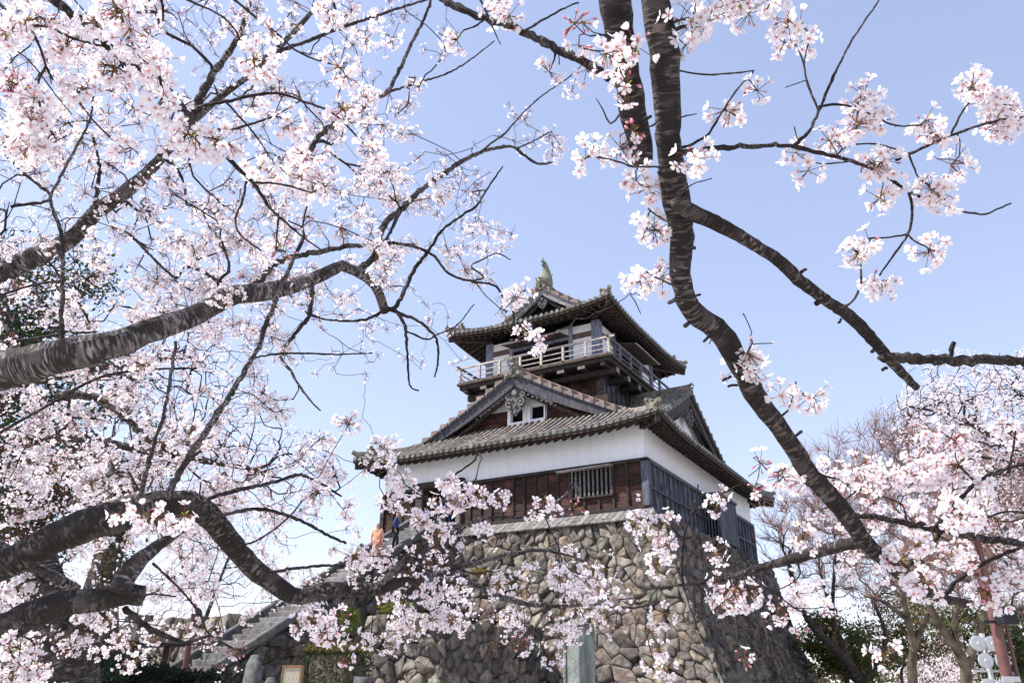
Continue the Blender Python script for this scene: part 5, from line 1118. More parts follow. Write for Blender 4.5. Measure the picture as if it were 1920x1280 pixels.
# blossom clusters seen singly: (x, y, spread px, clusters, style, depth)
CL = [(1488, 45, 26, 3, 0, 2.2), (1510, 75, 14, 1, 0, 2.25), (1470, 80, 12, 1, 0, 2.25), (1622, 185, 16, 2, 0, 2.2), (1596, 238, 24, 3, 0, 2.2), (1650, 228, 14, 1, 0, 2.2), (1552, 262, 16, 2, 0, 2.2), (1655, 305, 30, 5, 0, 2.2), (1515, 320, 12, 1, 0, 2.2), (1493, 287, 9, 1, 0, 2.2),
 (1735, 245, 22, 3, 1, 2.25), (1735, 225, 10, 1, 0, 2.2), (1815, 165, 22, 3, 0, 2.3), (1870, 195, 34, 5, 0, 2.3), (1880, 245, 28, 3, 1, 2.3), (1790, 305, 16, 2, 0, 2.25), (1655, 368, 16, 2, 0, 2.2), (1755, 365, 26, 4, 0, 2.2), (1622, 470, 26, 3, 0, 2.25), (1755, 470, 22, 2, 0, 2.3), (1642, 535, 22, 2, 0, 2.3), (1908, 215, 15, 2, 0, 2.3),
 (1420, 170, 8, 1, 0, 2.2), (1365, 208, 12, 2, 0, 2.2), (1305, 292, 20, 2, 0, 2.0), (1290, 40, 26, 3, 0, 2.0), (1340, 15, 26, 3, 0, 2.1), (1390, 15, 34, 4, 0, 2.1), (1285, 85, 14, 1, 0, 2.1), (1445, 5, 12, 1, 0, 2.2), (1240, 510, 18, 2, 0, 2.2), (1210, 530, 18, 2, 0, 2.2), (1220, 425, 22, 3, 0, 2.2), (1205, 345, 24, 3, 0, 2.2), (1105, 295, 18, 2, 0, 2.25), (1160, 275, 16, 2, 0, 2.25),
 (1085, 45, 18, 2, 3, 2.05), (1085, 85, 10, 1, 2, 2.0), (1150, 100, 20, 2, 1, 1.9), (1190, 85, 12, 2, 2, 1.9), (1175, 160, 7, 1, 0, 1.9), (1190, 245, 10, 1, 2, 2.0), (930, 15, 20, 3, 0, 2.4), (955, 30, 12, 1, 0, 2.4), (857, 75, 8, 1, 0, 2.4), (1030, 135, 12, 1, 0, 2.35), (1100, 130, 8, 1, 0, 2.35),
 (1408, 660, 16, 2, 0, 2.25), (1380, 690, 16, 1, 0, 2.3), (1465, 738, 10, 1, 0, 2.3), (1515, 740, 20, 2, 0, 2.25), (1415, 690, 10, 1, 0, 2.3), (1425, 868, 14, 1, 3, 2.6), (1460, 895, 20, 2, 1, 2.45), (1510, 905, 24, 3, 0, 2.45), (1418, 905, 8, 1, 3, 2.7), (1350, 930, 12, 1, 0, 3.0), (1345, 950, 8, 1, 0, 3.0), (1258, 967, 12, 1, 1, 3.1), (1245, 1020, 12, 2, 1, 3.1),
 (1235, 1060, 14, 2, 0, 3.1), (1720, 1020, 10, 1, 0, 2.4), (1735, 1090, 24, 4, 0, 2.3), (1800, 968, 24, 4, 0, 2.3), (1745, 1018, 18, 2, 0, 2.45), (1800, 1040, 16, 2, 0, 2.4), (1775, 1040, 10, 1, 0, 2.4), (1840, 1110, 22, 3, 1, 2.5), (1880, 1125, 12, 1, 1, 2.5), (1690, 1050, 14, 2, 0, 2.4), (1905, 1075, 16, 2, 0, 2.5), (1740, 800, 14, 2, 1, 2.6), (1790, 820, 16, 2, 1, 2.6), (1885, 800, 20, 2, 0, 2.6),
 (1745, 870, 26, 4, 0, 2.6), (1790, 870, 18, 3, 0, 2.6), (1690, 890, 22, 3, 0, 2.6), (1720, 885, 16, 2, 0, 2.6), (1650, 900, 18, 2, 0, 2.6), (1830, 910, 12, 2, 0, 2.6), (1500, 1185, 10, 1, 2, 2.8), (1395, 1235, 10, 1, 2, 2.8), (1010, 640, 10, 1, 0, 2.7), (985, 625, 8, 1, 0, 2.7), (965, 560, 14, 2, 0, 3.1), (985, 545, 5, 1, 0, 3.2),
 (485, 112, 26, 4, 0, 2.0), (300, 190, 26, 3, 0, 2.1), (215, 25, 26, 4, 0, 2.0), (250, 60, 20, 2, 0, 2.0), (180, 40, 24, 3, 0, 2.1), (360, 255, 22, 3, 0, 2.0), (415, 262, 24, 3, 0, 2.0), (290, 120, 24, 3, 0, 2.1), (245, 280, 20, 2, 0, 2.2), (60, 230, 34, 5, 0, 2.2), (40, 270, 30, 4, 0, 2.2), (20, 160, 30, 4, 1, 2.2), (150, 165, 24, 3, 0, 2.2), (210, 130, 26, 3, 0, 2.1),
 (640, 135, 20, 2, 0, 2.3), (615, 20, 16, 2, 0, 2.4), (510, 60, 12, 1, 0, 2.4), (590, 290, 22, 3, 1, 2.4), (560, 320, 26, 3, 0, 2.4), (490, 320, 24, 3, 0, 2.3), (640, 200, 14, 2, 1, 2.4), (690, 275, 14, 2, 1, 2.5), (540, 225, 16, 2, 0, 2.3), (470, 200, 18, 2, 0, 2.3), (60, 40, 34, 5, 0, 2.2), (15, 60, 30, 4, 0, 2.2), (120, 90, 26, 3, 0, 2.2), (530, 470, 14, 2, 2, 2.4), (600, 350, 20, 3, 1, 2.4), (50, 180, 26, 4, 1, 2.2), (330, 270, 12, 1, 0, 2.1),
 (975, 1208, 8, 1, 1, 3.3), (650, 1232, 8, 1, 1, 3.2), (605, 1180, 14, 2, 1, 3.0), (580, 1158, 14, 2, 0, 3.0), (560, 1170, 14, 1, 1, 3.0), (640, 1155, 8, 1, 1, 3.1), (445, 1215, 14, 2, 2, 3.0), (60, 1250, 22, 3, 1, 2.8), (30, 1215, 20, 3, 1, 2.8), (222, 962, 10, 1, 0, 2.7), (280, 960, 20, 2, 0, 2.7), (320, 975, 20, 2, 0, 2.7), (345, 965, 12, 1, 0, 2.7),
 (845, 905, 14, 2, 0, 3.1), (870, 935, 18, 3, 0, 3.1), (905, 925, 16, 2, 0, 3.1), (845, 940, 16, 2, 0, 3.1), (805, 945, 9, 1, 0, 3.1), (935, 935, 9, 1, 0, 3.1), (1000, 955, 12, 1, 0, 3.1), (1020, 937, 9, 1, 0, 3.1), (1035, 965, 10, 1, 0, 3.1), (760, 905, 14, 2, 0, 3.1), (725, 865, 9, 1, 0, 3.1), (740, 910, 12, 1, 0, 3.1), (1080, 950, 7, 1, 2, 3.1), (790, 980, 18, 3, 0, 3.1), (820, 1000, 16, 2, 0, 3.1), (905, 990, 6, 1, 0, 3.1)]
rs = np.random.RandomState(77); STY = ['white', 'pink', 'bud', 'bud']; tg = []; cl_obj = []
for (x, y, sp, n, st, t) in CL:
    c_in = Inst(); own = []
    for k in range(n):
        a = rs.uniform(0, 6.28); r = sp * .68 * rs.rand() ** .5 if n > 1 else 0; c = at(x + r * math.cos(a), y + r * math.sin(a) * .8, t + rs.uniform(-.03, .07) * (1 if n > 1 else 0)); own.append(c)
        cluster(c_in, c, rs, rs.randint(7, 13) if st != 2 else rs.randint(6, 10), .042, .036 + .006 * (n > 1), STY[st])
    left = (x < 400 and y > 900) or (700 < y and x < 1100); cl_obj.append((x, y, n, c_in, left)); tg.append((left, own))
tgR = np.array([p for l, o in tg if not l for p in o]); tgL = np.array([p for l, o in tg if l for p in o])
# hanging mass over the lower right and bare twigs
DR = {14: "0000000000000000000000000013443", 15: "0000000000000000000000000346454", 16: "00000000000000000000000455673321", 17: "00000000000000000000000765444200", 18: "00000000000000000000234566310300", 19: "0000000000000000000000023455500", 20: "0000000000000000000000000002200"}
rows = ["0"] * 22
for k, v in DR.items(): rows[k] = v
tm = scatter(rows, .2, 2.55, 3.5, rs)
rows2 = ['0'] * 22; rows2[16] = '0' * 19 + '0110'; rows2[17] = '0' * 19 + '2334'; rows2[18] = '0' * 19 + '6545'; rows2[19] = '0' * 19 + '6654'; rows2[20] = '0' * 19 + '3521'
tm = np.vstack([tm, scatter(rows2, .55, 2.9, 3.9, rs)])
skR.grow(tgR, rs, .3, .03, .3, .10); skR.grow(tm, rs, .3, .04, .3, .10)
ends = []
for _ in range(46):
    k = rs.randint(0, skR.n); p = skR.P[k] + unit(rs.normal(size=3) + np.array([0, 0, .4])) * rs.uniform(.04, .12); ends.append(p)
skR.grow(np.array(ends), rs, .0, .02, .1, .05)
tb = Tubes(); skR.tubes(tb, .0015, .42, 6, .28, .006); o = tb.build('fine_twigs', M[BD], RTt); o['kind'] = 'stuff'
ins = Inst()
for c in tm: cluster(ins, c, rs, rs.randint(9, 16), .038, .046, rs.choice(['white', 'white', 'pink']))
for p in ends: cluster(ins, p, rs, 2, .012, .004, 'bud')
o = ins.build('blossom', RTt); o['kind'] = 'stuff'
rest = Inst(); n_ = 0
for (x, y, n, ci, left) in sorted(cl_obj, key=lambda q: -q[2]):
    if left: continue
    if n_ < 95: ci.build('blossom_cluster', RTt); n_ += 1
    else: rest.V += ci.V; rest.T += [t + rest.n for t in ci.T]; rest.K += ci.K; rest.n += ci.n
if rest.n: o = rest.build('small_blossom', RTt); o['kind'] = 'stuff'
sk2 = Skeleton(20000)
for i0 in range(0, skL.n, 1):
    pass
skL.paths = []; skL.grow(tgL, rs, .3, .04, .3, .08); tb = Tubes(); skL.tubes(tb, .0016, .42, 6, .25, .005); o = tb.build('fine_twigs', M[BD], LT); o['kind'] = 'stuff'
for (x, y, n, ci, left) in cl_obj:
    if left: ci.build('blossom_cluster', LT)

# ================================================================ TREES FARTHER OFF
def crown_pts(rs, ells, n):
    out = []; w_ = np.array([r[0] * r[1] * r[2] for c, r in ells]) ** .7; w_ /= w_.sum()
    for (c, r), k in zip(ells, (w_ * n).astype(int)):
        d = rs.normal(size=(k, 3)); d /= np.linalg.norm(d, axis=1, keepdims=True); out.append(np.array(c) + d * np.array(r) * (rs.uniform(.15, 1, (k, 1)) ** .5) * (1 + .12 * rs.normal(size=(k, 1))))
    return np.vstack(out)
def far_tree(label, name, base, trunk, r0, r1, ells, n, rs, mtl='bark_far', rtip=.01, seg=.35, bf=.3, bend=.4, group=None, limbs=(), jit=.12, rcap=.2, cat='tree'):
    base = np.array(base, float); o = thing(name, label, cat, base, group); sk = Skeleton(90000); tb = Tubes()
    P = catmull([base - (0, 0, .3)] + [np.array(q) for q in trunk], .3); R = np.interp(np.linspace(0, 1, len(P)), [0, .08, 1], [r0 * 1.35, r0, r1]); tb.add(P, R, 12, .10); sk.add_line(P[len(P) // 3:], R[len(P) // 3:])
    for lb, a, b in limbs: Q = catmull(lb, .25); Rq = np.linspace(a, b, len(Q)); tb.add(Q, Rq, 8, .12); sk.add_line(Q, Rq)
    tb.build('trunk', M[mtl], o); T = crown_pts(rs, ells, n); sk.grow(T, rs, bf, seg, bend, jit); t2 = Tubes(); sk.tubes(t2, rtip, .45, 4, .15, rcap); q = t2.build('branches', M[mtl], o); q['kind'] = 'stuff'
    return o, T, sk
rs = np.random.RandomState(5)
def gbase(px, py, t): p = at(px, py, t); return np.array([p[0], p[1], GZ])
# cherry trees behind
def bloom(o, T, rs, per, fd, rad, style='pink', sp=.25, name='blossom'):
    ins = Inst()
    for c in T:
        cc = c + rs.normal(size=3) * sp * .3; cluster(ins, cc, rs, per, fd, rad, style, small=True)
    q = ins.build(name, o); q['kind'] = 'stuff'
b = gbase(365, 1300, 33.8)
o, T, sk = far_tree('cherry tree in pale pink bloom standing behind the foot of the stairs', 'cherry_tree', b, [b * .5 + at(370, 1200, 33.8) * .5, at(378, 1180, 33.8), at(350, 1080, 34.45), at(320, 980, 35.1)], .2, .07,
    [(at(350, 1040, 35.1), (3.9, 3.4, 3.6)), (at(250, 950, 36.4), (3.4, 3.1, 2.9)), (at(450, 1010, 35.1), (1.8, 2.0, 3.4)), (at(190, 1130, 33.8), (2.9, 2.6, 1.8))], 1500, rs, rtip=.008, limbs=(([at(375, 1190, 33.8), at(300, 1185, 33.8), at(262, 1165, 33.8)], .10, .05), ([at(378, 1180, 33.8), at(400, 1120, 33.8), at(430, 1040, 33.8)], .10, .04)))
bloom(o, T, rs, 10, .08, .15, 'pink')
b = gbase(-150, 1300, 11)
o, T, sk = far_tree('cherry tree with small dense blossom behind the thick left limbs', 'cherry_tree', b, [b + (0, 0, 1.4), at(-120, 1000, 11), at(-60, 850, 11), at(40, 720, 11.5)], .24, .09,
    [(at(120, 860, 11.5), (2.0, 1.6, 1.0)), (at(360, 800, 11.5), (1.4, 1.4, 1.1)), (at(300, 690, 12), (1.5, 1.4, .8)), (at(60, 520, 12), (1.3, 1.4, 1.0)), (at(520, 880, 11), (1.0, 1, .6)), (at(60, 1120, 11), (1.2, 1, .7))], 1150, rs, mtl='bark_dark', rtip=.005, seg=.2, limbs=(([at(-60, 850, 11), at(120, 820, 11), at(300, 850, 11), at(480, 880, 11)], .08, .03), ([at(40, 720, 11.5), at(180, 690, 11.5), at(330, 670, 12)], .07, .03)))
bloom(o, T, rs, 9, .045, .075, 'pink')
b = gbase(2150, 1300, 15)
o, T, sk = far_tree('pale pink cherry tree rising at the right edge above the bare trees', 'cherry_tree', b, [b + (0, 0, 2), at(2120, 1000, 15), at(2050, 900, 15)], .25, .1,
    [(at(1860, 800, 15), (1.9, 1.7, 1.1)), (at(1800, 730, 15), (1.2, 1.2, .55)), (at(1950, 720, 15), (1.4, 1.4, .7)), (at(1890, 950, 15), (1.3, 1.2, .8)), (at(1740, 770, 15), (.55, .6, .5))], 1350, rs, mtl='bark_dark', rtip=.006, seg=.2,
    limbs=(([at(2050, 900, 15), at(1920, 855, 15), at(1880, 830, 15), at(1810, 790, 15), at(1760, 772, 15), at(1705, 762, 15)], .075, .02), ([at(2050, 900, 15), at(1960, 880, 15), at(1860, 860, 15), at(1800, 850, 15)], .06, .02), ([at(2050, 900, 15), at(1980, 790, 15), at(1900, 730, 15)], .07, .02)))
bloom(o, T, rs, 8, .046, .075, 'far')
b = gbase(1790, 1300, 55)
o, T, sk = far_tree('distant pink cherry tree low between the trunks at the right', 'cherry_tree', b, [b + (0, 0, 2)], .3, .15, [(at(1760, 1265, 55), (3.6, 2.5, 1.5)), (at(1860, 1250, 56), (3, 2, 1.2))], 380, rs, rtip=.02, seg=.6)
bloom(o, T, rs, 10, .16, .3, 'pink')
# bare trees with a haze of fine twigs
def bare(label, b, tr, r0, r1, ells, n, limbs, mtl='bark_far', rt_=.011):
    o, T, sk = far_tree(label, 'bare_tree', b, tr, r0, r1, ells, n, rs, mtl=mtl, rtip=rt_, seg=.4, bf=.38, bend=.45, limbs=limbs, group='bare trees right of the castle')
    t2 = Tubes(); n2 = 4200; idx = rs.randint(0, sk.n, n2)
    for k in idx:
        p = sk.P[k]; d = unit(sk.D[k] + rs.normal(size=3) * .55 + np.array([0, 0, .35])); L = rs.uniform(.35, .9); q = p + d * L * .5 + rs.normal(size=3) * .04; e = p + d * L + np.array([0, 0, .08]) + rs.normal(size=3) * .08
        t2.add(np.array([p, q, e]), np.array([.011, .008, .005]), 3, 0, False)
    q = t2.build('fine_twigs', M['twig_far'], o); q['kind'] = 'stuff'
M['twig_far'] = mat('reddish_twigs', (.30, .185, .16), .9, .3, 1.5)
bare('dark leaning bare tree nearest the shaded castle wall', gbase(1625, 1330, 34), [at(1615, 1290, 34), at(1580, 1230, 34), at(1530, 1180, 34), at(1495, 1120, 34), at(1480, 1060, 34)], .26, .10,
     [(at(1560, 1010, 34), (2.6, 2.4, 2.4)), (at(1590, 930, 35), (2.2, 2, 2.2)), (at(1470, 1000, 34), (1.2, 1.2, 1.6)), (at(1640, 1080, 34), (2, 2, 1.4))], 420, (([at(1590, 1245, 34), at(1560, 1150, 34.5), at(1535, 1060, 35)], .13, .05), ([at(1620, 1280, 34), at(1660, 1200, 34), at(1640, 1130, 34)], .14, .06), ([at(1560, 1150, 34.5), at(1563, 1090, 34), at(1568, 1020, 34)], .10, .04)), 'bark_dark')
bare('mossy bare tree, its straight grey green trunk between the dark tree and the pole', gbase(1715, 1330, 31), [at(1712, 1280, 31), at(1712, 1220, 31), at(1722, 1190, 31), at(1742, 1150, 31)], .24, .10,
     [(at(1700, 960, 31), (3.0, 2.6, 2.6)), (at(1740, 860, 32), (2.8, 2.4, 2.0)), (at(1640, 880, 32), (2.2, 2, 1.8)), (at(1790, 1000, 31), (2.2, 2, 2.0)), (at(1690, 800, 33), (1.2, 1.2, 1.1))], 640, (([at(1715, 1215, 31), at(1700, 1150, 31), at(1690, 1090, 31), at(1700, 1020, 31)], .15, .06), ([at(1700, 1160, 31), at(1660, 1130, 31), at(1620, 1115, 31)], .1, .04), ([at(1695, 1100, 31), at(1660, 1060, 31), at(1620, 1040, 31)], .09, .04)))
bare('pale forked bare tree just left of the red brown pole', gbase(1815, 1330, 27), [at(1812, 1280, 27), at(1808, 1240, 27), at(1775, 1190, 27), at(1750, 1150, 27), at(1735, 1110, 27)], .22, .10,
     [(at(1830, 1000, 27), (2.4, 2.2, 2.2)), (at(1880, 900, 28), (2.2, 2, 2.2)), (at(1770, 1050, 27), (1.8, 1.6, 1.5)), (at(1900, 1100, 28), (1.6, 1.6, 1.4))], 520, (([at(1812, 1270, 27), at(1830, 1200, 27), at(1845, 1150, 27), at(1838, 1080, 27)], .14, .06), ([at(1805, 1245, 27), at(1790, 1180, 27), at(1800, 1120, 27)], .13, .06), ([at(1735, 1110, 27), at(1725, 1060, 27), at(1740, 1000, 27)], .12, .05)))
bare('bare tree behind the far cherry at the right edge', gbase(1990, 1330, 33), [at(1985, 1200, 33), at(1960, 1080, 33)], .28, .12, [(at(1900, 990, 33), (3, 2.5, 2.6)), (at(1860, 870, 34), (2.6, 2.4, 1.8)), (at(1960, 900, 33), (2.6, 2.4, 2.4))], 420, ())
# evergreens
def leafy(label, name, b, tr, r0, r1, ells, n, size, cols, seed, per=34, sp=.45, mtl='bark_far', cat='tree', flat=1.0):
    r2 = np.random.RandomState(seed); o, T, sk = far_tree(label, name, b, tr, r0, r1, ells, n, r2, mtl=mtl, rtip=.015, seg=.5, cat=cat)
    c = np.repeat(T, per, 0) + r2.normal(size=(len(T) * per, 3)) * np.array([sp, sp, sp * .55 * flat]); ci = np.repeat(r2.randint(0, len(cols), len(T)), per); col = np.array(cols)[ci] * r2.uniform(.7, 1.3, (len(c), 1))
    leaf_mesh('foliage', c, size, col, M['foliage'], o, seed); return o
G1 = [(.03, .06, .02), (.05, .085, .025), (.02, .04, .018)]; G2 = [(.09, .12, .02), (.13, .15, .03), (.06, .08, .02)]; G3 = [(.16, .07, .035), (.10, .05, .03), (.05, .05, .025)]; G4 = [(.15, .11, .03), (.11, .12, .03), (.18, .10, .04)]
leafy('bright green pine beside the foot of the shaded castle wall', 'pine_tree', gbase(1590, 1330, 41), [at(1590, 1290, 41), at(1580, 1230, 41)], .2, .1, [(at(1560, 1205, 41), (1.7, 1.6, .9)), (at(1590, 1245, 41), (1.8, 1.6, .7)), (at(1545, 1165, 41), (.8, .8, .6))], 170, .17, G2, 61, sp=.28, per=50)
leafy('dark green pine behind the red brown pole at the right edge', 'pine_tree', gbase(1920, 1330, 38), [at(1915, 1250, 38), at(1900, 1160, 38)], .22, .1, [(at(1890, 1170, 38), (2.2, 2, 1.1)), (at(1900, 1240, 38), (2.2, 2, 1.0)), (at(1800, 1170, 39), (1.2, 1.4, .8))], 220, .17, [(.06, .09, .025), (.03, .05, .02), (.11, .12, .03)], 62, sp=.3)
leafy('olive and russet shrubby tree between the bare trunks', 'shrub_tree', gbase(1690, 1330, 44), [at(1690, 1260, 44)], .15, .08, [(at(1680, 1160, 44), (2.6, 2, 1.4)), (at(1720, 1130, 45), (2.0, 2, 1.0)), (at(1650, 1210, 44), (2.6, 2, 1.3)), (at(1740, 1200, 44), (1.8, 2, 1.0))], 190, .17, G4, 63, per=34, sp=.4)
leafy('tall dark evergreen filling the far left behind the blossom', 'evergreen_tree', gbase(-90, 1320, 22), [at(-90, 1150, 22), at(-60, 900, 22), at(-40, 640, 22)], .45, .2, [(at(20, 720, 22), (2.4, 2.2, 2.6)), (at(-20, 540, 22), (1.8, 1.8, 1.6)), (at(150, 520, 23), (1.0, 1, .9)), (at(180, 720, 23), (1.6, 1.6, 1.1)), (at(20, 980, 22), (1.8, 1.6, 2.0))], 420, .15, G1, 64, sp=.32)
leafy('rusty brown leaved tree behind the left limbs', 'evergreen_tree', gbase(205, 1320, 19), [at(205, 1200, 19), at(205, 1050, 19), at(190, 900, 19)], .24, .12, [(at(60, 940, 19), (1.3, 1.3, 1.0)), (at(110, 870, 19.5), (1.6, 1.5, .9)), (at(230, 930, 19), (1.0, 1, 1.0)), (at(60, 1010, 19), (1.0, 1, .6))], 250, .11, G3 + [(.03, .05, .02)], 65, sp=.25)
# big trunk at the lower left
b = gbase(130, 1330, 11); o = thing('tree_trunk', 'thick grey brown furrowed tree trunk at the bottom left corner', 'tree', b); tb = Tubes()
P = catmull([b - (0, 0, .2), at(125, 1290, 11), at(122, 1220, 11), at(95, 1130, 11.1), at(70, 1040, 11.3)], .12); tb.add(P, np.interp(np.linspace(0, 1, len(P)), [0, .35, .6, 1], [.62, .40, .33, .22]), 18, .12)
P = catmull([at(125, 1230, 11), at(165, 1160, 11), at(200, 1060, 11.2), at(215, 950, 11.6), at(225, 880, 12)], .12); tb.add(P, np.linspace(.27, .14, len(P)), 14, .12); tb.build('trunk', M['bark_old'], o)
c = clump_pts(np.random.RandomState(9), at(215, 1010, 11.2), (.30, .3, .55), 900, 8, .2); leaf_mesh('moss', c, .05, np.array([[.07, .075, .02]]), M['foliage'], o, 9)
# bushes
for k, (px, py, t, r, lab) in enumerate(((170, 1260, 17, (1.0, .8, .75), 'dark green bush right of the thick trunk'), (245, 1268, 18, (1.0, .8, .55), 'dark green bush under the purple curtain pavilion'), (345, 1272, 19, (1.0, .8, .42), 'low dark bush against the left kerb of the stairs'))):
    c = at(px, py, t); c[2] -= .1; bush(lab, 'dark_bush', 'bush', c, r, 5200, .085, (.016, .028, .014), 'dark bushes at the lower left', 70 + k, 26)

# ================================================================ LAMP POLE, FLOODLIGHTS, PAVILION
p = at(1893, 1280, 15); q = at(1796, 860, 15); pc = np.array([(p[0] + q[0]) / 2, (p[1] + q[1]) / 2]); lp = thing('utility_pole', 'tall red brown steel pole with a black box at the right', 'pole', (pc[0], pc[1], GZ))
tb_ = lambda: Tubes()
mb = MB(); mb.cyl((pc[0], pc[1], GZ - .2), (pc[0], pc[1], at(1840, 1080, 15)[2]), .105, .09, 16); mb.cyl((pc[0], pc[1], at(1840, 1080, 15)[2]), (pc[0], pc[1], q[2] + .3), .07, .05, 14); mb.build('pole_shaft', M['redpaint'], lp, smooth=False)
e = CR / np.linalg.norm(CR[:2]); e = np.array([e[0], e[1], 0]); f = np.array([-e[1], e[0], 0]) * -1
def loc2(u, n, z): return np.array([pc[0], pc[1], z]) + e * u + f * n
mb = MB(); mb.cyl(loc2(.2, -.02, GZ), loc2(.2, -.02, at(1870, 1180, 15)[2]), .032, n=8); mb.cyl(loc2(.2, -.02, at(1870, 1180, 15)[2]), loc2(.11, -.02, at(1860, 1130, 15)[2]), .03, n=8); mb.cyl(loc2(-.1, .05, at(1840, 1090, 15)[2]), loc2(-.1, .05, q[2] + .1), .022, n=8); mb.build('conduit', M['redpaint'], lp)
zb0, zb1 = at(1868, 1176, 15)[2], at(1862, 1140, 15)[2]
mb = MB(); v = [loc2(u, n, z) for z, s_ in ((zb0, 1.0), (zb1, .88)) for u, n in ((-.06 * s_, .10), (.24 * s_, .10), (.24 * s_, .38), (-.06 * s_, .38))]; mb.hexa(v); mb.bar(loc2(-.28, .1, zb0 + .06), loc2(.0, .1, zb0 + .06), .05, .05); bx0 = mb.build('black_box', M['blackpaint'], lp, bevel=.02)
sz = at(1890, 1272, 15)[2]
mb = MB(); v = [loc2(u, n, z) for z in (sz - .42, sz + .02) for u, n in ((-.17, .13), (.14, .13), (.14, .15), (-.17, .15))]; mb.hexa(v); sg_ = mb.build('sign_plate', M['white'], lp)
mb = MB()
for i in range(3):
    for k in range(2): z = sz - .07 - .1 * k; u = .02 + i * .04; mb.hexa([loc2(u + a, n, zz) for zz in (z - .045, z - .0) for a, n in ((0, .151), (.026, .151), (.026, .155), (0, .155))])
mb.build('sign_lettering', M['ink'], sg_)
mb = MB(); v = [loc2(u, n, z) for z in (sz - .2, sz - .08) for u, n in ((-.15, .151), (-.03, .151), (-.03, .155), (-.15, .155))]; mb.hexa(v); mb.build('red_mark', M['redmark'] if 'redmark' in M else mat('sign_red', (.6, .12, .14), .6), sg_)
# tapering lamp shade on an arm left of the pole
c = at(1802, 1080, 15.4); mb = MB(); mb.add([c + e * -.30 + (0, 0, .10), c + e * .24 + (0, 0, .02), c + e * .22 + f * .34 + (0, 0, -.06), c + e * -.16 + f * .34 + (0, 0, .0), c + e * -.3 + (0, 0, .16), c + e * .24 + (0, 0, .1), c + e * .22 + f * .34 + (0, 0, .0), c + e * -.16 + f * .34 + (0, 0, .06)], [(0, 3, 2, 1), (4, 5, 6, 7), (0, 1, 5, 4), (1, 2, 6, 5), (2, 3, 7, 6), (3, 0, 4, 7)]); mb.bar(c + e * .2 + (0, 0, .06), loc2(0, 0, c[2] + .06), .05, .05); mb.build('lamp_shade', M['redpaint'], lp)
# floodlight rack
c = at(1852, 1240, 21); fl = thing('floodlight_rack', 'galvanised rack of round white floodlights low behind the red brown pole', 'floodlight', (c[0], c[1], GZ))
mb = MB(); mb.cyl((c[0], c[1], GZ), (c[0], c[1], c[2] + .7), .07, n=10)
for dz in (.42, -.22, -.9): mb.bar(c + e * -.45 + (0, 0, dz), c + e * .45 + (0, 0, dz), .06, .06)
mb.build('rack_frame', M['metal'], fl)
for u, dz in ((.12, .42), (-.25, .42), (-.15, -.0), (.28, .0), (.18, -.62), (-.22, -.62)):
    mb = MB(); a = c + e * u + f * .08 + (0, 0, dz + .02); mb.cyl(a, a + f * .10, .12, .19, 18); mb.cyl(a + f * .10, a + f * .13, .195, .195, 18); hd_ = mb.build('floodlight_head', M['metal'], fl); mb = MB(); mb.cyl(a + f * .131, a + f * .134, .17, .165, 18); mb.cyl(a + f * .135, a + f * .15, .05, .04, 10); mb.build('lens', M['white'], hd_)
# pavilion with a purple curtain
c = at(252, 1205, 24); pv = thing('small_pavilion', 'small dark roofed pavilion with purple curtain behind the bushes', 'pavilion', (c[0], c[1], GZ)); zt = c[2]
mb = MB(); r_ = 1.25; mb.add([(c[0] + sx_ * r_ * a, c[1] + sy_ * .9 * a, zt + h) for a, h in ((1, 0), (.55, .3), (.08, .62)) for sx_, sy_ in ((-1, -1), (1, -1), (1, 1), (-1, 1))] + [(c[0] + sx_ * r_ * .97, c[1] + sy_ * .87, zt - .08) for sx_, sy_ in ((-1, -1), (1, -1), (1, 1), (-1, 1))],
    [(k, (k + 1) % 4, 4 + (k + 1) % 4, 4 + k) for k in range(4)] + [(4 + k, 4 + (k + 1) % 4, 8 + (k + 1) % 4, 8 + k) for k in range(4)] + [(8, 9, 10, 11), (12, 15, 14, 13)] + [(12 + k, 12 + (k + 1) % 4, (k + 1) % 4, k) for k in range(4)]); mb.box(c[0] - .6, c[0] + .6, c[1] - .06, c[1] + .06, zt + .6, zt + .78); mb.build('roof', M['wood_dark'], pv)
for sx_ in (-.8, .8):
    for sy_ in (-.55, .55): mb = MB(); mb.box(c[0] + sx_ - .06, c[0] + sx_ + .06, c[1] + sy_ - .06, c[1] + sy_ + .06, GZ, zt); mb.build('post', M['wood_dark'], pv)
mb = MB(); pts = [(c[0] - .35 + .9 * i / 12, c[1] - .55 + .04 * math.sin(i * 1.9)) for i in range(13)]
mb.add([(x, y, z) for x, y in pts for z in (zt - .04, zt - .85 + .0)], [(2 * i, 2 * i + 1, 2 * i + 3, 2 * i + 2) for i in range(12)]); mb.build('curtain', mat('purple_cloth', (.10, .02, .10), .9, .2, 8), pv)
# thin red brown poles with a hanging lantern
for k, (px, t, lab) in enumerate(((364, 25, 'thick red brown post beside the left stair kerb'), (326, 25, 'thin red brown post carrying a pale hanging lantern'))):
    c = at(px, 1150 if k == 0 else 1185, t); o = thing('festival_post', lab, 'post', (c[0], c[1], GZ)); mb = MB(); mb.cyl((c[0], c[1], GZ), (c[0], c[1], c[2]), .09 if k == 0 else .03, n=10); mb.build('post_shaft', M['redpaint'], o)
    if k: mb = MB(); mb.box(c[0] - .16, c[0] + .16, c[1] - .14, c[1] - .04, c[2] - .32, c[2] + .05); mb.build('lantern_panel', mat('lantern_paper', (.6, .5, .52), .8), o, bevel=.02)

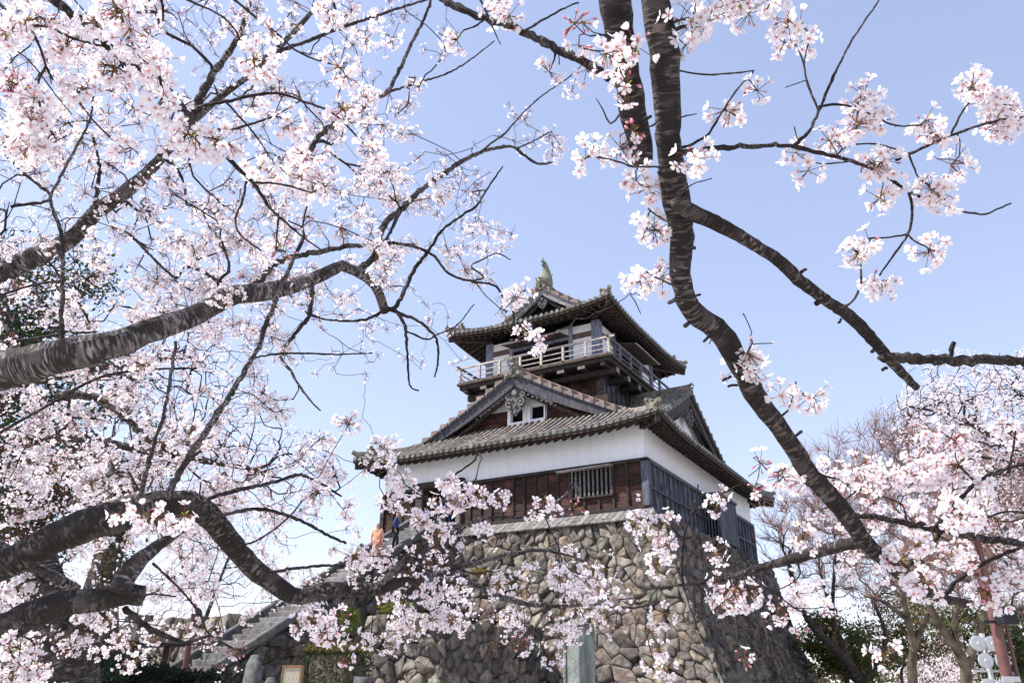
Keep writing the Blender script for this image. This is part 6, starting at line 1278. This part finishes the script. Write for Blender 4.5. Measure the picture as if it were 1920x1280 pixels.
# ================================================================ PEOPLE
def skin_obj(name, verts, edges, radii, m, parent, col=(1, 1, 1), sub=2):
    me = bpy.data.meshes.new(name); me.from_pydata([tuple(map(float, v)) for v in verts], edges, []); o = link(name, me, m, parent); o.modifiers.new('skin', 'SKIN')
    if not me.skin_vertices: return o
    for i, r in enumerate(radii): sv = me.skin_vertices[0].data[i]; sv.radius = r if isinstance(r, tuple) else (r, r); sv.use_root = (i == 0)
    s_ = o.modifiers.new('smooth', 'SUBSURF'); s_.levels = sub; s_.render_levels = sub
    return o
def cloth(c): return mat('cloth_' + '_'.join(str(int(x * 100)) for x in c), c, .85, .12, 12)
def person(label, feet, ang, top, bottom, hair_c=(.012, .01, .01), h=1.66, step=.12, arms=((-.02, -.1), (.05, -.08)), stair=.0, bend=.04):
    o = thing('person', label, 'person', feet); k = h / 1.7; ca, sa = math.cos(ang), math.sin(ang)
    def W(x, y, z): return np.array(feet) + np.array([ca * x - sa * y, sa * x + ca * y, z]) * k       # +y is forward
    hip = W(0, 0, .92); J = {'pel': hip, 'wa': W(0, bend * .4, 1.06), 'ch': W(0, bend, 1.27), 'ne': W(0, bend * 1.2, 1.44), 'hb': W(0, bend * 1.2 + .01, 1.53), 'ht': W(0, bend * 1.2 + .015, 1.64)}
    for s, n in ((-1, 'l'), (1, 'r')):
        st = step * s; J['hi' + n] = W(s * .09, 0, .88); J['kn' + n] = W(s * .10, st * .7 + .03, .48 + (stair * .4 if s > 0 else 0)); J['an' + n] = W(s * .10, st, .08 + (stair if s > 0 else 0)); J['to' + n] = W(s * .12, st + .15, .04 + (stair if s > 0 else 0))
        ax, ay = arms[0 if s < 0 else 1]; J['sh' + n] = W(s * .18, bend, 1.38); J['el' + n] = W(s * (.24 + ax), -.02 + ay * .3, 1.10); J['wr' + n] = W(s * (.22 + ax), .10 + ay, .88); J['pa' + n] = W(s * (.21 + ax), .12 + ay, .81)
    N = list(J); ix = {n: i for i, n in enumerate(N)}; E = [('pel', 'wa'), ('wa', 'ch'), ('ch', 'ne'), ('ne', 'hb'), ('hb', 'ht')]; R = {'pel': (.13, .10), 'wa': (.12, .09), 'ch': (.14, .10), 'ne': .05, 'hb': (.075, .09), 'ht': (.07, .085)}
    for n in 'lr':
        E += [('pel', 'hi' + n), ('hi' + n, 'kn' + n), ('kn' + n, 'an' + n), ('an' + n, 'to' + n), ('ch', 'sh' + n), ('sh' + n, 'el' + n), ('el' + n, 'wr' + n), ('wr' + n, 'pa' + n)]
        R.update({'hi' + n: .08, 'kn' + n: .055, 'an' + n: .038, 'to' + n: .03, 'sh' + n: .055, 'el' + n: .04, 'wr' + n: .026, 'pa' + n: (.035, .018)})
    V = [J[n] for n in N]; RR = [R[n] for n in N]; EE = [(ix[a], ix[b]) for a, b in E]
    for s, n in ((-1, 'l'), (1, 'r')):                # five fingers a hand
        d = unit(J['pa' + n] - J['wr' + n]); sd_ = np.array([ca, sa, 0]) * s
        fwd_ = np.array([-sa, ca, 0])
        for q in range(5):
            a0 = J['pa' + n] + fwd_ * (.012 * (q - 1.5)) * k if q < 4 else J['pa' + n] * .6 + J['wr' + n] * .4 + fwd_ * .02
            a1 = a0 + d * (.045, .05, .047, .036, .02)[q] * k + fwd_ * (.008 if q < 4 else .03); a2 = a1 + d * (.03, .035, .03, .024, .02)[q] * k + fwd_ * .012
            i0 = len(V); V += [a1, a2]; RR += [.009, .007]; EE += [(ix['pa' + n], i0), (i0, i0 + 1)]
    skin_obj('body', V, EE, RR, M['skin'], o)
    tn = ['pel', 'wa', 'ch', 'shl', 'ell', 'wrl', 'shr', 'elr', 'wrr']; tr = [(.155, .12), (.145, .115), (.165, .125), .072, .056, .042, .072, .056, .042]; te = [(0, 1), (1, 2), (2, 3), (3, 4), (4, 5), (2, 6), (6, 7), (7, 8)]
    skin_obj('jacket', [J[n] for n in tn], te, tr, cloth(top), o)
    bn = ['pel', 'hil', 'knl', 'anl', 'hir', 'knr', 'anr']; skin_obj('trousers', [J[n] for n in bn], [(0, 1), (1, 2), (2, 3), (0, 4), (4, 5), (5, 6)], [(.14, .11), .095, .07, .055, .095, .07, .055], cloth(bottom), o)
    hv = [J['hb'] + (0, 0, .05) - np.array([-sa, ca, 0]) * .025, J['ht'] + (0, 0, .02) - np.array([-sa, ca, 0]) * .015]; skin_obj('hair', hv, [(0, 1)], [(.082, .088), (.07, .075)], mat('hair_colour', hair_c, .6), o)
    for n in 'lr': a, t_ = J['an' + n], J['to' + n]; skin_obj('shoe', [a - (0, 0, .03), t_], [(0, 1)], [.05, .042], cloth((.05, .05, .06)), o, sub=1)
    d = np.array([-sa, ca, 0]); hc = J['hb'] * .45 + J['ht'] * .55; mb = MB()      # face: eyes, nose, mouth, ears
    for s in (-1, 1):
        sd_ = np.array([ca, sa, 0]) * s; mb.cyl(hc + sd_ * .03 + d * .085 + (0, 0, .0), hc + sd_ * .03 + d * .094, .011, .006, 8, (.1, .1, .1)); mb.cyl(hc + sd_ * .076 - (0, 0, .01), hc + sd_ * .09 - (0, 0, .01), .022, .016, 8)
    mb.cyl(hc + d * .08 - (0, 0, .015), hc + d * .112 - (0, 0, .03), .012, .012, 6); mb.cyl(hc + d * .08 - (0, 0, .06), hc + d * .092 - (0, 0, .06), .02, .016, 8, (.6, .3, .3)); mb.build('face', mat('face_skin', (.5, .3, .21), .6, tint=True), o)
    return o
def on_stairs(px, py):
    best = None
    for i in range(nst):
        y = y0s + (i + .5) * tread; z = z0s + (i + 1) * rise
        for x in np.linspace(-11.0, -9.6, 15):
            X_, Y_, _ = to_px((x, y, z)); d = abs(X_ - px) + abs(Y_ - py)
            if best is None or d < best[0]: best = (d, (x, y, z))
    return best[1]
person('person in a bright orange top walking on the upper stairs', on_stairs(706, 1066), math.radians(200), (.80, .42, .27), (.62, .26, .18), (.05, .02, .015), 1.62)
person('person in a dark blue top and black trousers on the stairs near the door', on_stairs(742, 1052), math.radians(-60), (.04, .06, .18), (.01, .01, .012), h=1.68)
person('person in blue standing inside the dark castle doorway', (-10.05, .12, -.0), math.radians(150), (.10, .16, .34), (.02, .035, .08), h=1.66)

# far-off wood along the horizon: reads as one mass
rs = np.random.RandomState(90); pts = []; cols = []
for i in range(420):
    px = rs.uniform(-500, 2500); t = rs.uniform(95, 150)
    if 640 < px < 1480: continue
    c = at(px, rs.uniform(1225, 1300), t); n = 60; pts.append(c + rs.normal(size=(n, 3)) * np.array([2.2, 2.2, 1.5])); k = [(.05, .07, .03), (.09, .10, .04), (.12, .09, .06), (.07, .06, .05), (.5, .4, .42)][rs.choice(5, p=[.3, .2, .2, .2, .1])]; cols.append(np.tile(k, (n, 1)))
fw = leaf_mesh('far_wood', np.vstack(pts), 1.0, np.vstack(cols), M['foliage'], None, 9); fw['kind'] = 'stuff'; fw['label'] = 'far-off wood along the horizon seen low between the trunks'; fw['category'] = 'wood'
